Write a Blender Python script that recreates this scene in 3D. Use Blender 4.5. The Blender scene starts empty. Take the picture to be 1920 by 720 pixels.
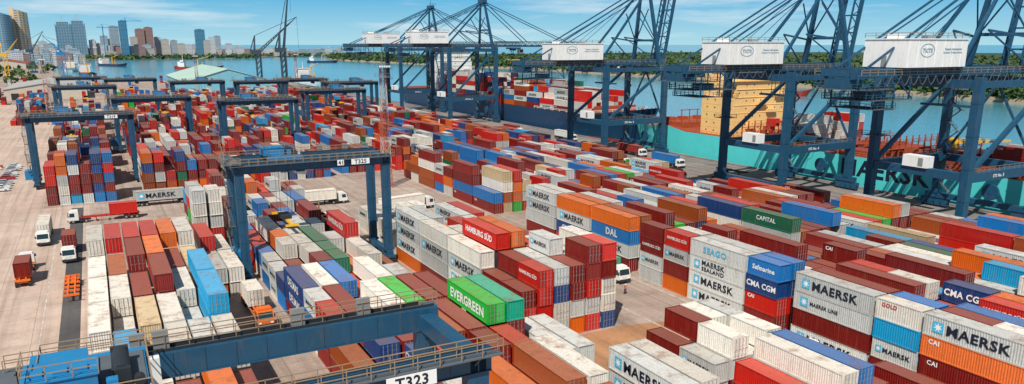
import bpy, math, random
from mathutils import Vector, Matrix
random.seed(11)
R=random.random
U=random.uniform
scene=bpy.context.scene
COL=scene.collection
scene.view_settings.view_transform='Standard'
scene.view_settings.look='None'
scene.view_settings.exposure=0

# ---------------------------------------------------------------- camera
H=41.0; PITCH=math.radians(14.1); YAW=math.radians(28.5); FPX=1420.0
cam=bpy.data.cameras.new("camera"); co=bpy.data.objects.new("camera",cam); COL.objects.link(co)
co.location=(0,0,H)
co.rotation_euler=(math.radians(90)-PITCH,0,-YAW)
cam.sensor_width=36; cam.lens=36*FPX/1920
cam.shift_y=(440-360)/1920
cam.clip_start=0.5; cam.clip_end=90000
scene.camera=co
sp,cp=math.sin(PITCH),math.cos(PITCH); sy,cy=math.sin(YAW),math.cos(YAW)
def proj(x,y,z):
    fd=sy*x+cy*y; rd=cy*x-sy*y
    dep=fd*cp+(H-z)*sp
    if dep<1: return (-1e5,0,dep)
    up=fd*sp-(H-z)*cp
    return (960+FPX*rd/dep,440-FPX*up/dep,dep)

# ---------------------------------------------------------------- materials
def nm(name):
    m=bpy.data.materials.new(name); m.use_nodes=True
    return m,m.node_tree.nodes,m.node_tree.links,m.node_tree.nodes['Principled BSDF']
def mixc(N,L,f,a,b,bt='MIX'):
    n=N.new('ShaderNodeMix'); n.data_type='RGBA'; n.blend_type=bt
    for s,v in ((n.inputs[0],f),(n.inputs[6],a),(n.inputs[7],b)):
        if hasattr(v,'links'): L.new(v,s)
        elif isinstance(v,(tuple,list)): s.default_value=(v[0],v[1],v[2],1)
        else: s.default_value=v
    return n.outputs[2]
def math_(N,L,op,a,b=None,clamp=False):
    n=N.new('ShaderNodeMath'); n.operation=op; n.use_clamp=clamp
    for i,v in enumerate((a,b)):
        if v is None: continue
        if hasattr(v,'links'): L.new(v,n.inputs[i])
        else: n.inputs[i].default_value=v
    return n.outputs[0]
def noise(N,L,vec,scale,detail=4,rough=.6):
    n=N.new('ShaderNodeTexNoise'); n.inputs['Scale'].default_value=scale; n.inputs['Detail'].default_value=detail
    n.inputs['Roughness'].default_value=rough
    if vec is not None: L.new(vec,n.inputs['Vector'])
    return n.outputs['Fac']
def ramp(N,L,fac,a,b,ca=(0,0,0),cb=(1,1,1)):
    n=N.new('ShaderNodeValToRGB'); L.new(fac,n.inputs[0])
    n.color_ramp.elements[0].position=a; n.color_ramp.elements[1].position=b
    n.color_ramp.elements[0].color=(*ca,1); n.color_ramp.elements[1].color=(*cb,1)
    return n.outputs[0]
def mapping(N,L,vec,s):
    n=N.new('ShaderNodeMapping'); L.new(vec,n.inputs[0]); n.inputs['Scale'].default_value=s
    return n.outputs[0]
def bump(N,L,h,B,st,dist=.1):
    n=N.new('ShaderNodeBump'); n.inputs['Strength'].default_value=st; n.inputs['Distance'].default_value=dist
    L.new(h,n.inputs['Height']); L.new(n.outputs[0],B.inputs['Normal'])
MC={}
def mat(name,c,rough=.55,metal=0,var=.25,ns=.6,dirt=None,dirtamt=.3):
    if name in MC: return MC[name]
    m,N,L,B=nm(name)
    tc=N.new('ShaderNodeTexCoord').outputs['Object']
    f=noise(N,L,tc,ns,5)
    dark=tuple(x*(1-var) for x in c); lite=tuple(min(1,x*(1+var)) for x in c)
    out=mixc(N,L,f,dark,lite)
    if dirt:
        f2=ramp(N,L,noise(N,L,mapping(N,L,tc,(1.2,1.2,.35)),1.1,6,.7),.5,.72)
        f3=math_(N,L,'MULTIPLY',f2,dirtamt)
        out=mixc(N,L,f3,out,dirt)
    L.new(out,B.inputs['Base Color']); B.inputs['Roughness'].default_value=rough; B.inputs['Metallic'].default_value=metal
    MC[name]=m; return m
def cont_mat(name,c=None):
    m,N,L,B=nm(name)
    tc=N.new('ShaderNodeTexCoord').outputs['Object']
    oi=N.new('ShaderNodeObjectInfo').outputs['Random']
    va=N.new('ShaderNodeVectorMath'); va.operation='ADD'; L.new(tc,va.inputs[0])
    r50=math_(N,L,'MULTIPLY',oi,87.0); L.new(r50,va.inputs[1]); vec=va.outputs[0]
    ge=N.new('ShaderNodeNewGeometry'); sx=N.new('ShaderNodeSeparateXYZ'); L.new(ge.outputs['Normal'],sx.inputs[0])
    top=ramp(N,L,sx.outputs[2],.55,.8)
    patch=ramp(N,L,noise(N,L,vec,.55,7,.72),.50,.66)
    streak=ramp(N,L,noise(N,L,mapping(N,L,vec,(1.6,1.6,.18)),1.3,6,.7),.50,.72)
    if c is None:
        at=N.new('ShaderNodeAttribute'); at.attribute_name='Col'; base=at.outputs['Color']
        vv=noise(N,L,mapping(N,L,tc,(.13,.05,.3)),1.,2)
    else:
        rg=N.new('ShaderNodeRGB'); rg.outputs[0].default_value=(*c,1); base=rg.outputs[0]; vv=oi
    hs=N.new('ShaderNodeHueSaturation'); L.new(base,hs.inputs['Color'])
    L.new(math_(N,L,'ADD',math_(N,L,'MULTIPLY',vv,.42),.78),hs.inputs['Value'])
    L.new(math_(N,L,'SUBTRACT',1.12,math_(N,L,'MULTIPLY',vv,.15)),hs.inputs['Saturation'])
    base=hs.outputs[0]
    dusty=mixc(N,L,.15,base,(.7,.54,.40))
    b1=mixc(N,L,top,base,dusty)
    ft=math_(N,L,'MULTIPLY',math_(N,L,'MULTIPLY',patch,top),.62)
    fs=math_(N,L,'MULTIPLY',math_(N,L,'MULTIPLY',streak,math_(N,L,'SUBTRACT',1.0,top)),.36)
    b2=mixc(N,L,math_(N,L,'ADD',ft,fs,True),b1,(.26,.095,.035))
    fine=ramp(N,L,noise(N,L,vec,3.5,5,.7),.35,.7,(.8,.8,.8),(1.05,1.05,1.05))
    b3=mixc(N,L,1.0,b2,fine,'MULTIPLY')
    L.new(b3,B.inputs['Base Color']); B.inputs['Roughness'].default_value=.5
    if c is None:
        w=N.new('ShaderNodeTexWave'); w.bands_direction='Y'; w.inputs['Scale'].default_value=1.1; L.new(tc,w.inputs[0])
        bump(N,L,w.outputs['Fac'],B,.5,.05)
    return m
CC={'maroon':(.22,.014,.012),'red':(.58,.02,.014),'orange':(.72,.14,.015),'grey':(.60,.62,.60),'white':(.80,.76,.68),
 'navy':(.008,.055,.2),'blue':(.01,.17,.48),'lblue':(.015,.38,.7),'green':(.02,.5,.06),'sea':(.01,.45,.28),
 'dgreen':(.01,.17,.09),'beige':(.62,.47,.28),'brown':(.34,.075,.022)}
CNAME={'maroon':'dark red','red':'bright red','orange':'orange','grey':'light grey','white':'white','navy':'navy blue','blue':'blue',
 'lblue':'sky blue','green':'bright green','sea':'sea green','dgreen':'dark green','beige':'beige','brown':'rust brown'}
CM={k:cont_mat('paint_'+k,v) for k,v in CC.items()}
STUFFMAT=cont_mat('container_paint_mixed')
M_INK=mat('letter_ink',(.01,.016,.035),.5,var=.1); M_WHT=mat('letter_white',(.88,.88,.86),.5,var=.06)
M_STAR=mat('letter_blue',(.08,.48,.72),.5,var=.06); M_LOGO=mat('logo_blue_grey',(.16,.30,.42),.5,var=.06)
M_GALV=mat('galvanised_bar',(.35,.36,.36),.45,.4)
M_STEEL=mat('crane_blue_steel',(.011,.075,.15),.42,var=.25,dirt=(.13,.1,.08),dirtamt=.35)
M_STEEL2=mat('crane_light_blue',(.012,.21,.46),.45,var=.2,dirt=(.15,.12,.1))
M_DARK=mat('dark_machinery',(.022,.027,.032),.6)
M_RUB=mat('rubber',(.02,.02,.02),.85)
M_RAIL=mat('handrail_paint',(.33,.23,.14),.55)
M_RAILD=mat('handrail_blue',(.03,.09,.15),.5)
M_YEL=mat('yellow_paint',(.8,.45,.03),.5)
M_GLASS=mat('dark_glass',(.02,.04,.05),.12)
M_HOUSE=mat('house_white',(.86,.86,.84),.5,var=.05,dirt=(.4,.28,.2),dirtamt=.25)
M_GRATE=mat('grating',(.10,.12,.14),.7)
M_REDP=mat('red_paint',(.5,.03,.02),.5,var=.2)
M_ORG=mat('orange_paint',(.75,.16,.02),.5,var=.2)
M_WPAINT=mat('white_paint',(.8,.8,.77),.45,var=.06,dirt=(.35,.3,.25),dirtamt=.15)

# ---------------------------------------------------------------- mesh builder
TG={}
def text_geo(s):
    if s in TG: return TG[s]
    cu=bpy.data.curves.new('t','FONT'); cu.body=s; cu.size=1; cu.offset=.03; cu.resolution_u=2; cu.space_character=1.08
    ob=bpy.data.objects.new('t',cu); COL.objects.link(ob)
    dg=bpy.context.evaluated_depsgraph_get(); me=bpy.data.meshes.new_from_object(ob.evaluated_get(dg))
    vs=[(v.co.x,v.co.y) for v in me.vertices]; fs=[tuple(p.vertices) for p in me.polygons]
    x0=min(v[0] for v in vs); x1=max(v[0] for v in vs)
    k=1/.7
    vs=[((a-(x0+x1)/2)*k,(b-.35)*k) for a,b in vs]
    bpy.data.objects.remove(ob); bpy.data.curves.remove(cu); bpy.data.meshes.remove(me)
    TG[s]=(vs,fs,(x1-x0)*k); return TG[s]
class MB:
    def __init__(s): s.v=[]; s.f=[]; s.m=[]
    def face(s,pts,m=0):
        b=len(s.v); s.v+= [tuple(p) for p in pts]; s.f.append(tuple(range(b,b+len(pts)))); s.m.append(m)
    def hexa(s,c,m=0):
        b=len(s.v); s.v+=[tuple(p) for p in c]
        for q in ((0,3,2,1),(4,5,6,7),(0,1,5,4),(1,2,6,5),(2,3,7,6),(3,0,4,7)):
            s.f.append(tuple(b+i for i in q)); s.m.append(m)
    def box(s,x0,x1,y0,y1,z0,z1,m=0):
        s.hexa([(x0,y0,z0),(x1,y0,z0),(x1,y1,z0),(x0,y1,z0),(x0,y0,z1),(x1,y0,z1),(x1,y1,z1),(x0,y1,z1)],m)
    def cbox(s,x,y,z,a,b,c,m=0): s.box(x-a/2,x+a/2,y-b/2,y+b/2,z-c/2,z+c/2,m)
    def frame(s,p,q):
        p=Vector(p); q=Vector(q); d=(q-p).normalized()
        if abs(d.z)>.97: sd=Vector((1,0,0))-d*d.x; sd.normalize(); up=d.cross(sd)
        else:
            sd=d.cross(Vector((0,0,1))).normalized(); up=sd.cross(d)
        return p,q,sd,up
    def beam(s,p,q,w,h=None,m=0,w2=None,h2=None):
        h=h or w; w2=w2 or w; h2=h2 or h
        p,q,sd,up=s.frame(p,q)
        c=[p-sd*w/2-up*h/2,p+sd*w/2-up*h/2,p+sd*w/2+up*h/2,p-sd*w/2+up*h/2,
           q-sd*w2/2-up*h2/2,q+sd*w2/2-up*h2/2,q+sd*w2/2+up*h2/2,q-sd*w2/2+up*h2/2]
        s.hexa(c,m)
    def cyl(s,p,q,r,n=12,m=0,r2=None):
        r2=r if r2 is None else r2
        p,q,sd,up=s.frame(p,q); b=len(s.v)
        for k in range(n):
            a=2*math.pi*k/n; o=sd*math.cos(a)+up*math.sin(a)
            s.v.append(tuple(p+o*r)); s.v.append(tuple(q+o*r2))
        for k in range(n):
            j=(k+1)%n; s.f.append((b+2*k,b+2*j,b+2*j+1,b+2*k+1)); s.m.append(m)
        s.f.append(tuple(b+2*k for k in range(n))[::-1]); s.m.append(m)
        s.f.append(tuple(b+2*k+1 for k in range(n))); s.m.append(m)
    def prism(s,prof,y0,y1,m=0,axis='y'):
        n=len(prof); b=len(s.v)
        for yy in (y0,y1):
            for a,z in prof: s.v.append((a,yy,z) if axis=='y' else (yy,a,z))
        for k in range(n):
            j=(k+1)%n; s.f.append((b+k,b+j,b+n+j,b+n+k)); s.m.append(m)
        s.f.append(tuple(b+k for k in range(n))); s.m.append(m)
        s.f.append(tuple(b+n+k for k in range(n))[::-1]); s.m.append(m)
    def text(s,t,size,o,right,up,m=0,align='c',xs=1):
        vs,fs,w=text_geo(t); o=Vector(o); right=Vector(right); up=Vector(up)
        sh=0 if align=='c' else (w/2 if align=='l' else -w/2)
        b=len(s.v)
        for a,c in vs: s.v.append(tuple(o+right*((a+sh)*size*xs)+up*(c*size)))
        for f in fs: s.f.append(tuple(b+i for i in f)); s.m.append(m)
    def star(s,size,o,right,up,m=0,n=7):
        o=Vector(o); right=Vector(right); up=Vector(up); P=[]
        for k in range(2*n):
            a=math.pi/2+math.pi*k/n; r=size*(.5 if k%2==0 else .2)
            P.append(o+right*(r*math.cos(a))+up*(r*math.sin(a)))
        b=len(s.v); s.v.append(tuple(o)); s.v+=[tuple(p) for p in P]
        for k in range(2*n):
            s.f.append((b,b+1+k,b+1+(k+1)%(2*n))); s.m.append(m)
    def rail(s,p,q,m=0,h=1.1,t=.055,step=1.8):
        p=Vector(p); q=Vector(q); n=max(1,int((q-p).length/step))
        for k in range(n+1):
            a=p.lerp(q,k/n); s.beam(a,a+Vector((0,0,h)),t,t,m)
        for hh in (h,h*.52): s.beam(p+Vector((0,0,hh)),q+Vector((0,0,hh)),t,t,m)
    def mesh(s,name,mats):
        me=bpy.data.meshes.new(name); me.from_pydata(s.v,[],s.f)
        for m in mats: me.materials.append(m)
        if len(mats)>1: me.polygons.foreach_set('material_index',s.m)
        me.update(); return me
def obj(name,me,parent=None,loc=(0,0,0),rz=0,label=None,cat=None,group=None,kind=None,coll=True):
    o=bpy.data.objects.new(name,me); o.location=loc; o.rotation_euler=(0,0,rz)
    if parent is not None: o.parent=parent
    if label: o['label']=label
    if cat: o['category']=cat
    if group: o['group']=group
    if kind: o['kind']=kind
    if coll: COL.objects.link(o)
    return o
def thing(name,parts,loc,rz=0,label='',cat='',group=None):
    r=obj(name,None,None,loc,rz,label,cat,group); r.empty_display_size=1
    for p in parts:
        c=obj(p[0],p[1],r,p[2] if len(p)>2 else (0,0,0),label=p[3] if len(p)>3 else None)
        if len(p)>4 and p[4]:
            for q in p[4]: obj(q[0],q[1],c,q[2] if len(q)>2 else (0,0,0))
    return r

# ---------------------------------------------------------------- containers
W=2.44; CH=2.59
def cont_body(Lc,m):
    b=MB(); hx=W/2; hy=Lc/2
    n=int((Lc-.4)/.30)
    for sgn in (-1,1):
        ys=[];xs=[]; step=(Lc-.36)/n
        for k in range(n):
            y=-hy+.18+k*step
            ys+=[y,y+step*.28,y+step*.5,y+step*.78]; xs+=[.085,.085,.03,.03]
        ys.append(hy-.18); xs.append(.085)
        base=len(b.v)
        for y,x in zip(ys,xs):
            b.v.append((sgn*(hx-x),y,.16)); b.v.append((sgn*(hx-x),y,CH-.12))
        for k in range(len(ys)-1):
            f=(base+2*k,base+2*k+2,base+2*k+3,base+2*k+1)
            b.f.append(f if sgn>0 else f[::-1]); b.m.append(0)
        b.box(sgn*hx-(.12 if sgn>0 else 0),sgn*hx+(.12 if sgn<0 else 0),-hy+.18,hy-.18,0.0,.16)
        b.box(sgn*hx-(.09 if sgn>0 else 0),sgn*hx+(.09 if sgn<0 else 0),-hy+.18,hy-.18,CH-.12,CH-.01)
    base=len(b.v); ys=[];zs=[]; step=(Lc-.36)/n
    for k in range(n):
        y=-hy+.18+k*step; ys+=[y,y+step*.3,y+step*.5,y+step*.8]; zs+=[CH-.045,CH-.045,CH-.02,CH-.02]
    ys.append(hy-.18); zs.append(CH-.045)
    for y,z in zip(ys,zs): b.v.append((-hx+.09,y,z)); b.v.append((hx-.09,y,z))
    for k in range(len(ys)-1): b.f.append((base+2*k,base+2*k+1,base+2*k+3,base+2*k+2)); b.m.append(0)
    for sgn in (-1,1):
        n2=8; st=(W-.3)/n2; pts=[]
        for k in range(n2):
            x=-hx+.15+k*st; pts+=[(x,.12),(x+st*.25,.12),(x+st*.5,.07),(x+st*.75,.07)]
        pts.append((hx-.15,.12)); base=len(b.v)
        for x,o in pts: b.v.append((x,sgn*(hy-o),.14)); b.v.append((x,sgn*(hy-o),CH-.1))
        for k in range(len(pts)-1):
            f=(base+2*k,base+2*k+2,base+2*k+3,base+2*k+1); b.f.append(f[::-1] if sgn>0 else f); b.m.append(0)
        b.box(-hx+.15,hx-.15,sgn*hy-(.13 if sgn>0 else 0),sgn*hy+(.13 if sgn<0 else 0),.0,.14)
        b.box(-hx+.15,hx-.15,sgn*hy-(.13 if sgn>0 else 0),sgn*hy+(.13 if sgn<0 else 0),CH-.1,CH-.005)
        for sx in (-1,1):
            x0=sx*hx-(.15 if sx>0 else 0); y0=sgn*hy-(.18 if sgn>0 else 0)
            b.box(x0,x0+.15,y0,y0+.18,.12,CH-.12)
            cx=sx*(hx-.085); cyy=sgn*(hy-.095)
            b.cbox(cx,cyy,.06,.18,.2,.12); b.cbox(cx,cyy,CH-.055,.18,.2,.13)
    b.box(-hx+.12,hx-.12,-hy+.14,hy-.14,.02,.12)
    return b.mesh('container_body',[m])
def door_mesh(m):
    b=MB(); w=1.05
    b.box(-w/2,w/2,-.03,.03,.15,CH-.12)
    for k in range(4): b.box(-w/2+.06,w/2-.06,-.045,-.03,.32+k*.56,.62+k*.56)
    for x in (-.28,.24):
        b.cyl((x,-.075,.08),(x,-.075,CH-.08),.028,6,1)
        for z in (.3,1.0,1.7,2.3): b.box(x-.06,x+.06,-.08,-.03,z,z+.06,1)
        b.box(x-.02,x+.3,-.1,-.08,1.15,1.2,1)
    return b.mesh('door',[m,M_GALV])
BODY={};DOOR={}
def get_body(Lc,c):
    k=(round(Lc,1),c)
    if k not in BODY: BODY[k]=cont_body(Lc,CM[c])
    if c not in DOOR: DOOR[c]=door_mesh(CM[c])
    return BODY[k],DOOR[c]
XO=-W/2-.012
RT=(0,-1,0); UP=(0,0,1)
def mark_build(b,mk,Lc,o=(0,0,0),ci=None):
    I,Wt,S=ci if ci else (0,1,2)
    big=Lc>7; ox,oy,oz=o
    def P(y,z,dx=0): return (ox+XO+dx,oy-y,oz+z)
    if mk in ('maersk','maersk_line','sealand'):
        sx=-4.3 if big else -2.1; q=.66 if big else .42
        b.face([P(sx-q,1.3-q),P(sx+q,1.3-q),P(sx+q,1.3+q),P(sx-q,1.3+q)],S)
        b.star(q*1.75,P(sx,1.3,-.006),RT,UP,Wt)
        if mk=='sealand' and big:
            b.text('MAERSK',.82,P(-3.2,1.75),RT,UP,I,'l',1.12); b.text('SEALAND',.62,P(-3.2,.75),RT,UP,I,'l',1.25)
        elif mk=='maersk_line': b.text('MAERSK LINE',.5,P(-3.3,1.3),RT,UP,I,'l') if big else b.text('MAERSK',.55,P(-1.5,1.3),RT,UP,I,'l')
        else: b.text('MAERSK',1.15 if big else .6,P(-3.25 if big else -1.5,1.3),RT,UP,I,'l',1.12)
    elif mk=='hamburg': b.text('HAMBURG SÜD',(.95 if big else .5),P(0,1.45),RT,UP,Wt,'c',.95)
    elif mk=='evergreen': b.text('EVERGREEN',1.25 if big else .55,P(0,1.25),RT,UP,Wt,'c')
    elif mk=='cma': b.text('CMA CGM',.85 if not big else 1.2,P(0,1.35),RT,UP,Wt,'c',.95)
    elif mk=='saf': b.text('Safmarine',.7 if not big else 1.1,P(0,1.35),RT,UP,Wt,'c')
    elif mk=='dal': b.text('DAL',1.3,P(.6,1.35),RT,UP,Wt,'c')
    elif mk=='delmas': b.text('DELMAS',.8 if not big else 1.2,P(0,1.3),RT,UP,Wt,'c')
    elif mk=='capital': b.text('CAPITAL',.8 if big else .5,P(0,1.45),RT,UP,Wt,'c')
    elif mk=='cai': b.text('CAI',.55,P(-5.2 if big else -2.5,1.95),RT,UP,Wt,'l')
    elif mk=='seago': b.text('SEAGO',.95,P(-.5,1.35),RT,UP,S,'c',1.15)
    elif mk=='gold': b.text('GOLD',.5,P(-2.2 if not big else -5,1.95),RT,UP,3 if not ci else I,'l')
MK={}
M_LRED=mat('letter_red',(.5,.03,.02),.5)
def get_mark(mk,Lc):
    k=(mk,Lc>7)
    if k not in MK:
        b=MB(); mark_build(b,mk,Lc); MK[k]=b.mesh('lettering',[M_INK,M_WHT,M_STAR,M_LRED])
    return MK[k]
def put_container(x,y,z,Lc,c,mk,door=True,rz=0,where='stacked in the yard'):
    body,door_m=get_body(Lc,c)
    size='long' if Lc>7 else 'short'
    lab=(f"{CNAME[c]} {size} container with lettered side {where}" if mk else f"{CNAME[c]} {size} corrugated container {where}")
    o=obj('shipping_container',body,None,(x,y,z),rz,lab,'shipping container','shipping containers at the port')
    if door:
        for sx in (-1,1): obj('door',door_m,o,(sx*.535,-Lc/2+.045,0))
    if mk: obj('lettering',get_mark(mk,Lc),o)
    return o
PAL=(['maroon']*25+['red']*16+['orange']*9+['grey']*20+['white']*10+['navy']*7+['blue']*8+['lblue']*3+['green']*2+['dgreen']*2+['beige']*2+['brown']*7)
FPAL=(['maroon']*40+['red']*22+['orange']*7+['grey']*13+['white']*9+['navy']*10+['blue']*9+['lblue']*2+['green']*2+['dgreen']*3+['brown']*8)
def rmark(c,Lc):
    r=R()
    if c=='grey': return 'maersk' if r<.6 else ('sealand' if r<.7 else ('maersk_line' if r<.78 else ''))
    if c=='red': return 'hamburg' if r<.3 else ''
    if c=='maroon': return 'cai' if r<.25 else ''
    if c=='navy' and Lc<7: return 'cma' if r<.3 else ('saf' if r<.4 else ('delmas' if r<.5 else ''))
    if c=='white': return 'maersk' if r<.15 else ''
    return ''
L40=12.19; L20=6.06; PX=2.72
CONTS=[]
def block(x0,rows,px=PX,ov=None,p20=.3,pal=PAL):
    prev=None; pend=-1e9
    for ri,row in enumerate(rows):
        y0,hs=row[0],row[1]; Lr=row[2] if len(row)>2 else L40
        for i,h in enumerate(hs):
            hl=hs[i-1] if i>0 else 0
            hf=prev[i] if (prev and i<len(prev) and y0-pend<3) else 0
            cx=x0+i*px+W/2
            o=ov.get((ri,i)) if ov else None
            split=(Lr>7 and not o and R()<p20)
            dom=random.choice(pal)
            segs=[(y0+L20/2,L20,h,True),(y0+L20*1.5+.07,L20,max(0,h+random.choice((0,0,-1))),False)] if split else [(y0+Lr/2,Lr,h,True)]
            for (yc,Ls,hh,near) in segs:
                if o: hh=len(o)
                for k in range(hh):
                    top=(k==hh-1)
                    vis=top or hl<=k or (near and hf<=k) or (not near and h<=k)
                    c=random.choice(pal) if R()<.7 else dom
                    mk=rmark(c,Ls)
                    if o: c,mk=o[k]
                    if not vis: continue
                    CONTS.append([cx+U(-.06,.06),yc+U(-.12,.12),k*CH,Ls,c,mk,k])
        prev=hs; pend=y0+Lr
def hr(n,a,b): return [random.randint(a,b) for _ in range(n)]
WPAL=['white']*6+['grey']*3+['maroon']+['red']+['orange']
block(-4,[(59.8,[2,2,3,2,2,2]),(72.5,[3,2,2,2,3,2]),(85.2,[2,3,2,3,3,3]),(97.9,[3,2,3,3,2,4]),(110.6,[3,3,3,4,3,4]),(123.3,[3,3,4,4,3,3]),(136,[4,4,4,4,4,4])],
 ov={(6,0):[('maroon',''),('white',''),('grey',''),('white','')],(6,1):[('orange',''),('white',''),('maroon',''),('red','')],
     (6,2):[('white',''),('maroon',''),('red',''),('red','')],(6,3):[('blue',''),('white',''),('grey',''),('red','')],
     (6,4):[('blue',''),('white',''),('grey',''),('orange','')],(6,5):[('blue',''),('white',''),('grey',''),('white','')],
     (5,2):[('maroon',''),('white',''),('maroon',''),('maroon','')],(5,3):[('blue',''),('white',''),('brown',''),('orange','')],
     (4,5):[('blue',''),('orange',''),('lblue',''),('lblue','')],(3,5):[('white',''),('maroon',''),('lblue',''),('lblue','')],
     (4,0):[('white',''),('white',''),('white','')],(4,1):[('maroon',''),('brown',''),('white','')],(4,3):[('red',''),('white',''),('white',''),('maroon','')],
     (3,0):[('beige',''),('white',''),('white','')],(3,2):[('white',''),('white',''),('beige','')]},p20=.12,pal=PAL+['white']*25)
block(13.4,[(128,[2,2],L40),(141,[3,2],L40)],pal=WPAL)
block(14.5,[(159,[5,5],L20),(165.5,[5,4],L20),(172,[4,4],L20)],ov={(0,0):[('green',''),('green',''),('white',''),('white',''),('grey','')],(0,1):[('green',''),('red',''),('grey',''),('white',''),('white','')],
  (1,0):[('green',''),('maroon',''),('green',''),('red',''),('grey','')]},px=3.0)
block(22.5,[(59.8,[2,3,3,2,3,2,3,3]),(65.2+6,[2,2,3,3,2,3,3,2],6.06),(77.8,[2,3,3,2,3,3,4,4]),(90.5,[3,3,2,3,3,3,3,1]),(103.2,[3,3,3,2,3,3,2,1]),(115.9,[2,2,3,3,2,3,2,0]),
  (128.6,[2,3,3,3,3,4,0,0]),(141.3,[2,3,3,3,3,0,0,0]),(154,[2,2,3,3,2,3,2]),(166.7,[3,2,3,3,3,3]),(179.4,[3,4,4,3,4,3,3]),(192,[4,3,4,3,4,4])],
  ov={(0,5):[('maroon',''),('grey','')],(0,6):[('grey',''),('maroon',''),('brown','')],(0,7):[('navy',''),('orange',''),('white','')],(0,4):[('maroon',''),('grey',''),('orange','')],(0,3):[('grey',''),('white','')],
      (2,6):[('maroon',''),('sea',''),('maroon',''),('green','evergreen')],(2,7):[('red',''),('white',''),('maroon',''),('sea','')],
      (2,5):[('maroon',''),('maroon',''),('maroon','')],(6,5):[('red','hamburg'),('red','hamburg'),('grey',''),('red','hamburg')],
      (4,0):[('maroon',''),('navy','delmas'),('navy','delmas')],(4,1):[('white',''),('navy',''),('white','')],
      (5,4):[('white',''),('orange','')],(3,4):[('white',''),('grey',''),('green','')]},p20=.5,pal=PAL+['maroon']*10+['white']*10+['orange']*6)
block(48.0,[(53,[3,3],L40)],ov={(0,0):[('grey','maersk'),('grey','maersk'),('grey','maersk')],(0,1):[('maroon',''),('grey',''),('white','')]})
block(37.5,[(45.5,[2,3,2],L40)],ov={(0,0):[('maroon',''),('grey','')],(0,1):[('maroon',''),('grey',''),('brown','')],(0,2):[('maroon',''),('white','')]})
block(45.6,[(72,[2,2],L40)],ov={(0,0):[('grey',''),('grey','')],(0,1):[('maroon',''),('grey','')]})
block(59.3,[(60.2,[2,3,2,3],L20),(66.5,[2,3,3,3],L20)],ov={(0,0):[('grey','maersk'),('grey','maersk')],(0,1):[('maroon',''),('grey',''),('white','')],(0,2):[('maroon',''),('grey','')],
   (1,0):[('grey',''),('maroon','')],(1,1):[('maroon',''),('white',''),('maroon','')],(1,2):[('maroon',''),('grey',''),('white','')]})
block(62,[(47.4,[2,3,3,2],L40)],ov={(0,0):[('maroon',''),('red','')],(0,1):[('maroon',''),('grey',''),('white','')],(0,2):[('blue',''),('blue',''),('blue','')]},pal=['maroon','blue','grey','orange','red'])
block(48.6,[(86.8,[3,4,4,4,5,5],L20),(93,[3,4,4,5,4,5],L20),(99.6,[4,5,5,4,4,3]),(112.2,[4,4,4,4,3,3]),(124.8,[4,4,3,4,4,3])],
  ov={(2,0):[('maroon',''),('grey','maersk'),('grey','maersk'),('white','')],(2,1):[('grey',''),('red',''),('maroon',''),('grey',''),('red','hamburg')],
      (2,2):[('grey',''),('red',''),('maroon',''),('grey',''),('orange','')],
      (4,0):[('orange',''),('grey','maersk'),('grey','maersk'),('grey','maersk')],(3,0):[('maroon',''),('grey',''),('grey','maersk'),('white','')]},
  p20=.2,pal=['maroon']*10+['red']*4+['grey']*7+['orange']*2+['white']*5+['navy'])
block(50,[(146,[2,2,2],L20),(153,[2,2,2,1],L20),(160,[2,2,1,2,2],L20)],px=2.95,pal=['white'])
block(40,[(150,[2,2],L20),(157,[2,2],L20)],px=2.9,pal=['white','white','grey'])
Eov={(0,0):[('grey','maersk'),('maroon','cai'),('orange','cai'),('grey','maersk')],
 (1,0):[('maroon',''),('grey','maersk'),('lblue',''),('white','gold')],
 (2,0):[('grey','maersk'),('maroon',''),('grey','maersk_line'),('grey','maersk')],
 (3,0):[('maroon',''),('red','cai'),('navy','cma'),('blue','saf')],
 (4,0):[('grey','maersk'),('grey','maersk'),('grey','sealand'),('grey','seago')],
 (5,0):[('orange',''),('maroon',''),('grey','maersk'),('red','hamburg')],
 (6,0):[('grey',''),('grey','maersk'),('maroon','hamburg'),('maroon','')],
 (7,0):[('maroon',''),('grey','maersk'),('blue','dal'),('orange','')],
 (8,0):[('red',''),('navy','cma'),('grey','maersk'),('orange','')],
 (9,0):[('maroon',''),('grey',''),('grey','maersk'),('grey','maersk')],
 (3,1):[('maroon',''),('red',''),('navy',''),('blue','')],(1,1):[('maroon',''),('white',''),('grey',''),('blue','')],(1,2):[('maroon',''),('grey',''),('blue','')]}
EP=PAL+['maroon']*6
block(83,[(38.6,[4,4,4,3,4,4,3,3]),(51.2,[4,4,3,3,3,4,3,3],L20),(57.7,[4,4,3,4,4,3,3,4]),(72.9,[4,4,3,3,3,3,4,3],L20),(79.3,[4,4,3,3,4,3,3,3]),
  (92,[4,4,3,4,3,3,3,3],L20),(98.4,[4,3,3,3,3,3,3,3],L20),(108,[4,4,3,4,3,3,4,3]),(120.8,[4,4,4,3,4,3,3,3]),(133.8,[4,4,3,4,3,3,3,3])],ov=Eov,p20=.2,pal=EP)
block(108,[(41.6,hr(6,3,4)),(54.3,hr(6,2,4)),(67,hr(6,3,4)),(79.7,hr(6,2,3)),(92.9,[4,3,3,3,4,3]),(105.6,hr(6,2,4)),(118.3,hr(6,2,3)),(131,hr(6,2,3)),(143.7,hr(6,2,3))],
  ov={(4,0):[('maroon',''),('maroon',''),('grey',''),('dgreen','capital')]},p20=.25,pal=EP)
block(127,[(54,hr(8,2,4)),(66.7,hr(8,2,4)),(79.4,hr(8,2,3)),(92.1,[3,3,3,4,4,3,3,3]),(104.8,hr(8,2,3)),(117.5,hr(8,2,3)),(130.2,hr(8,1,3)),(143,hr(8,1,3)),(155.8,hr(8,1,3))],
  ov={(3,4):[('maroon',''),('maroon',''),('maroon',''),('grey','maersk')]},p20=.25,pal=PAL+['maroon']*35+['red']*8)
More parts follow.
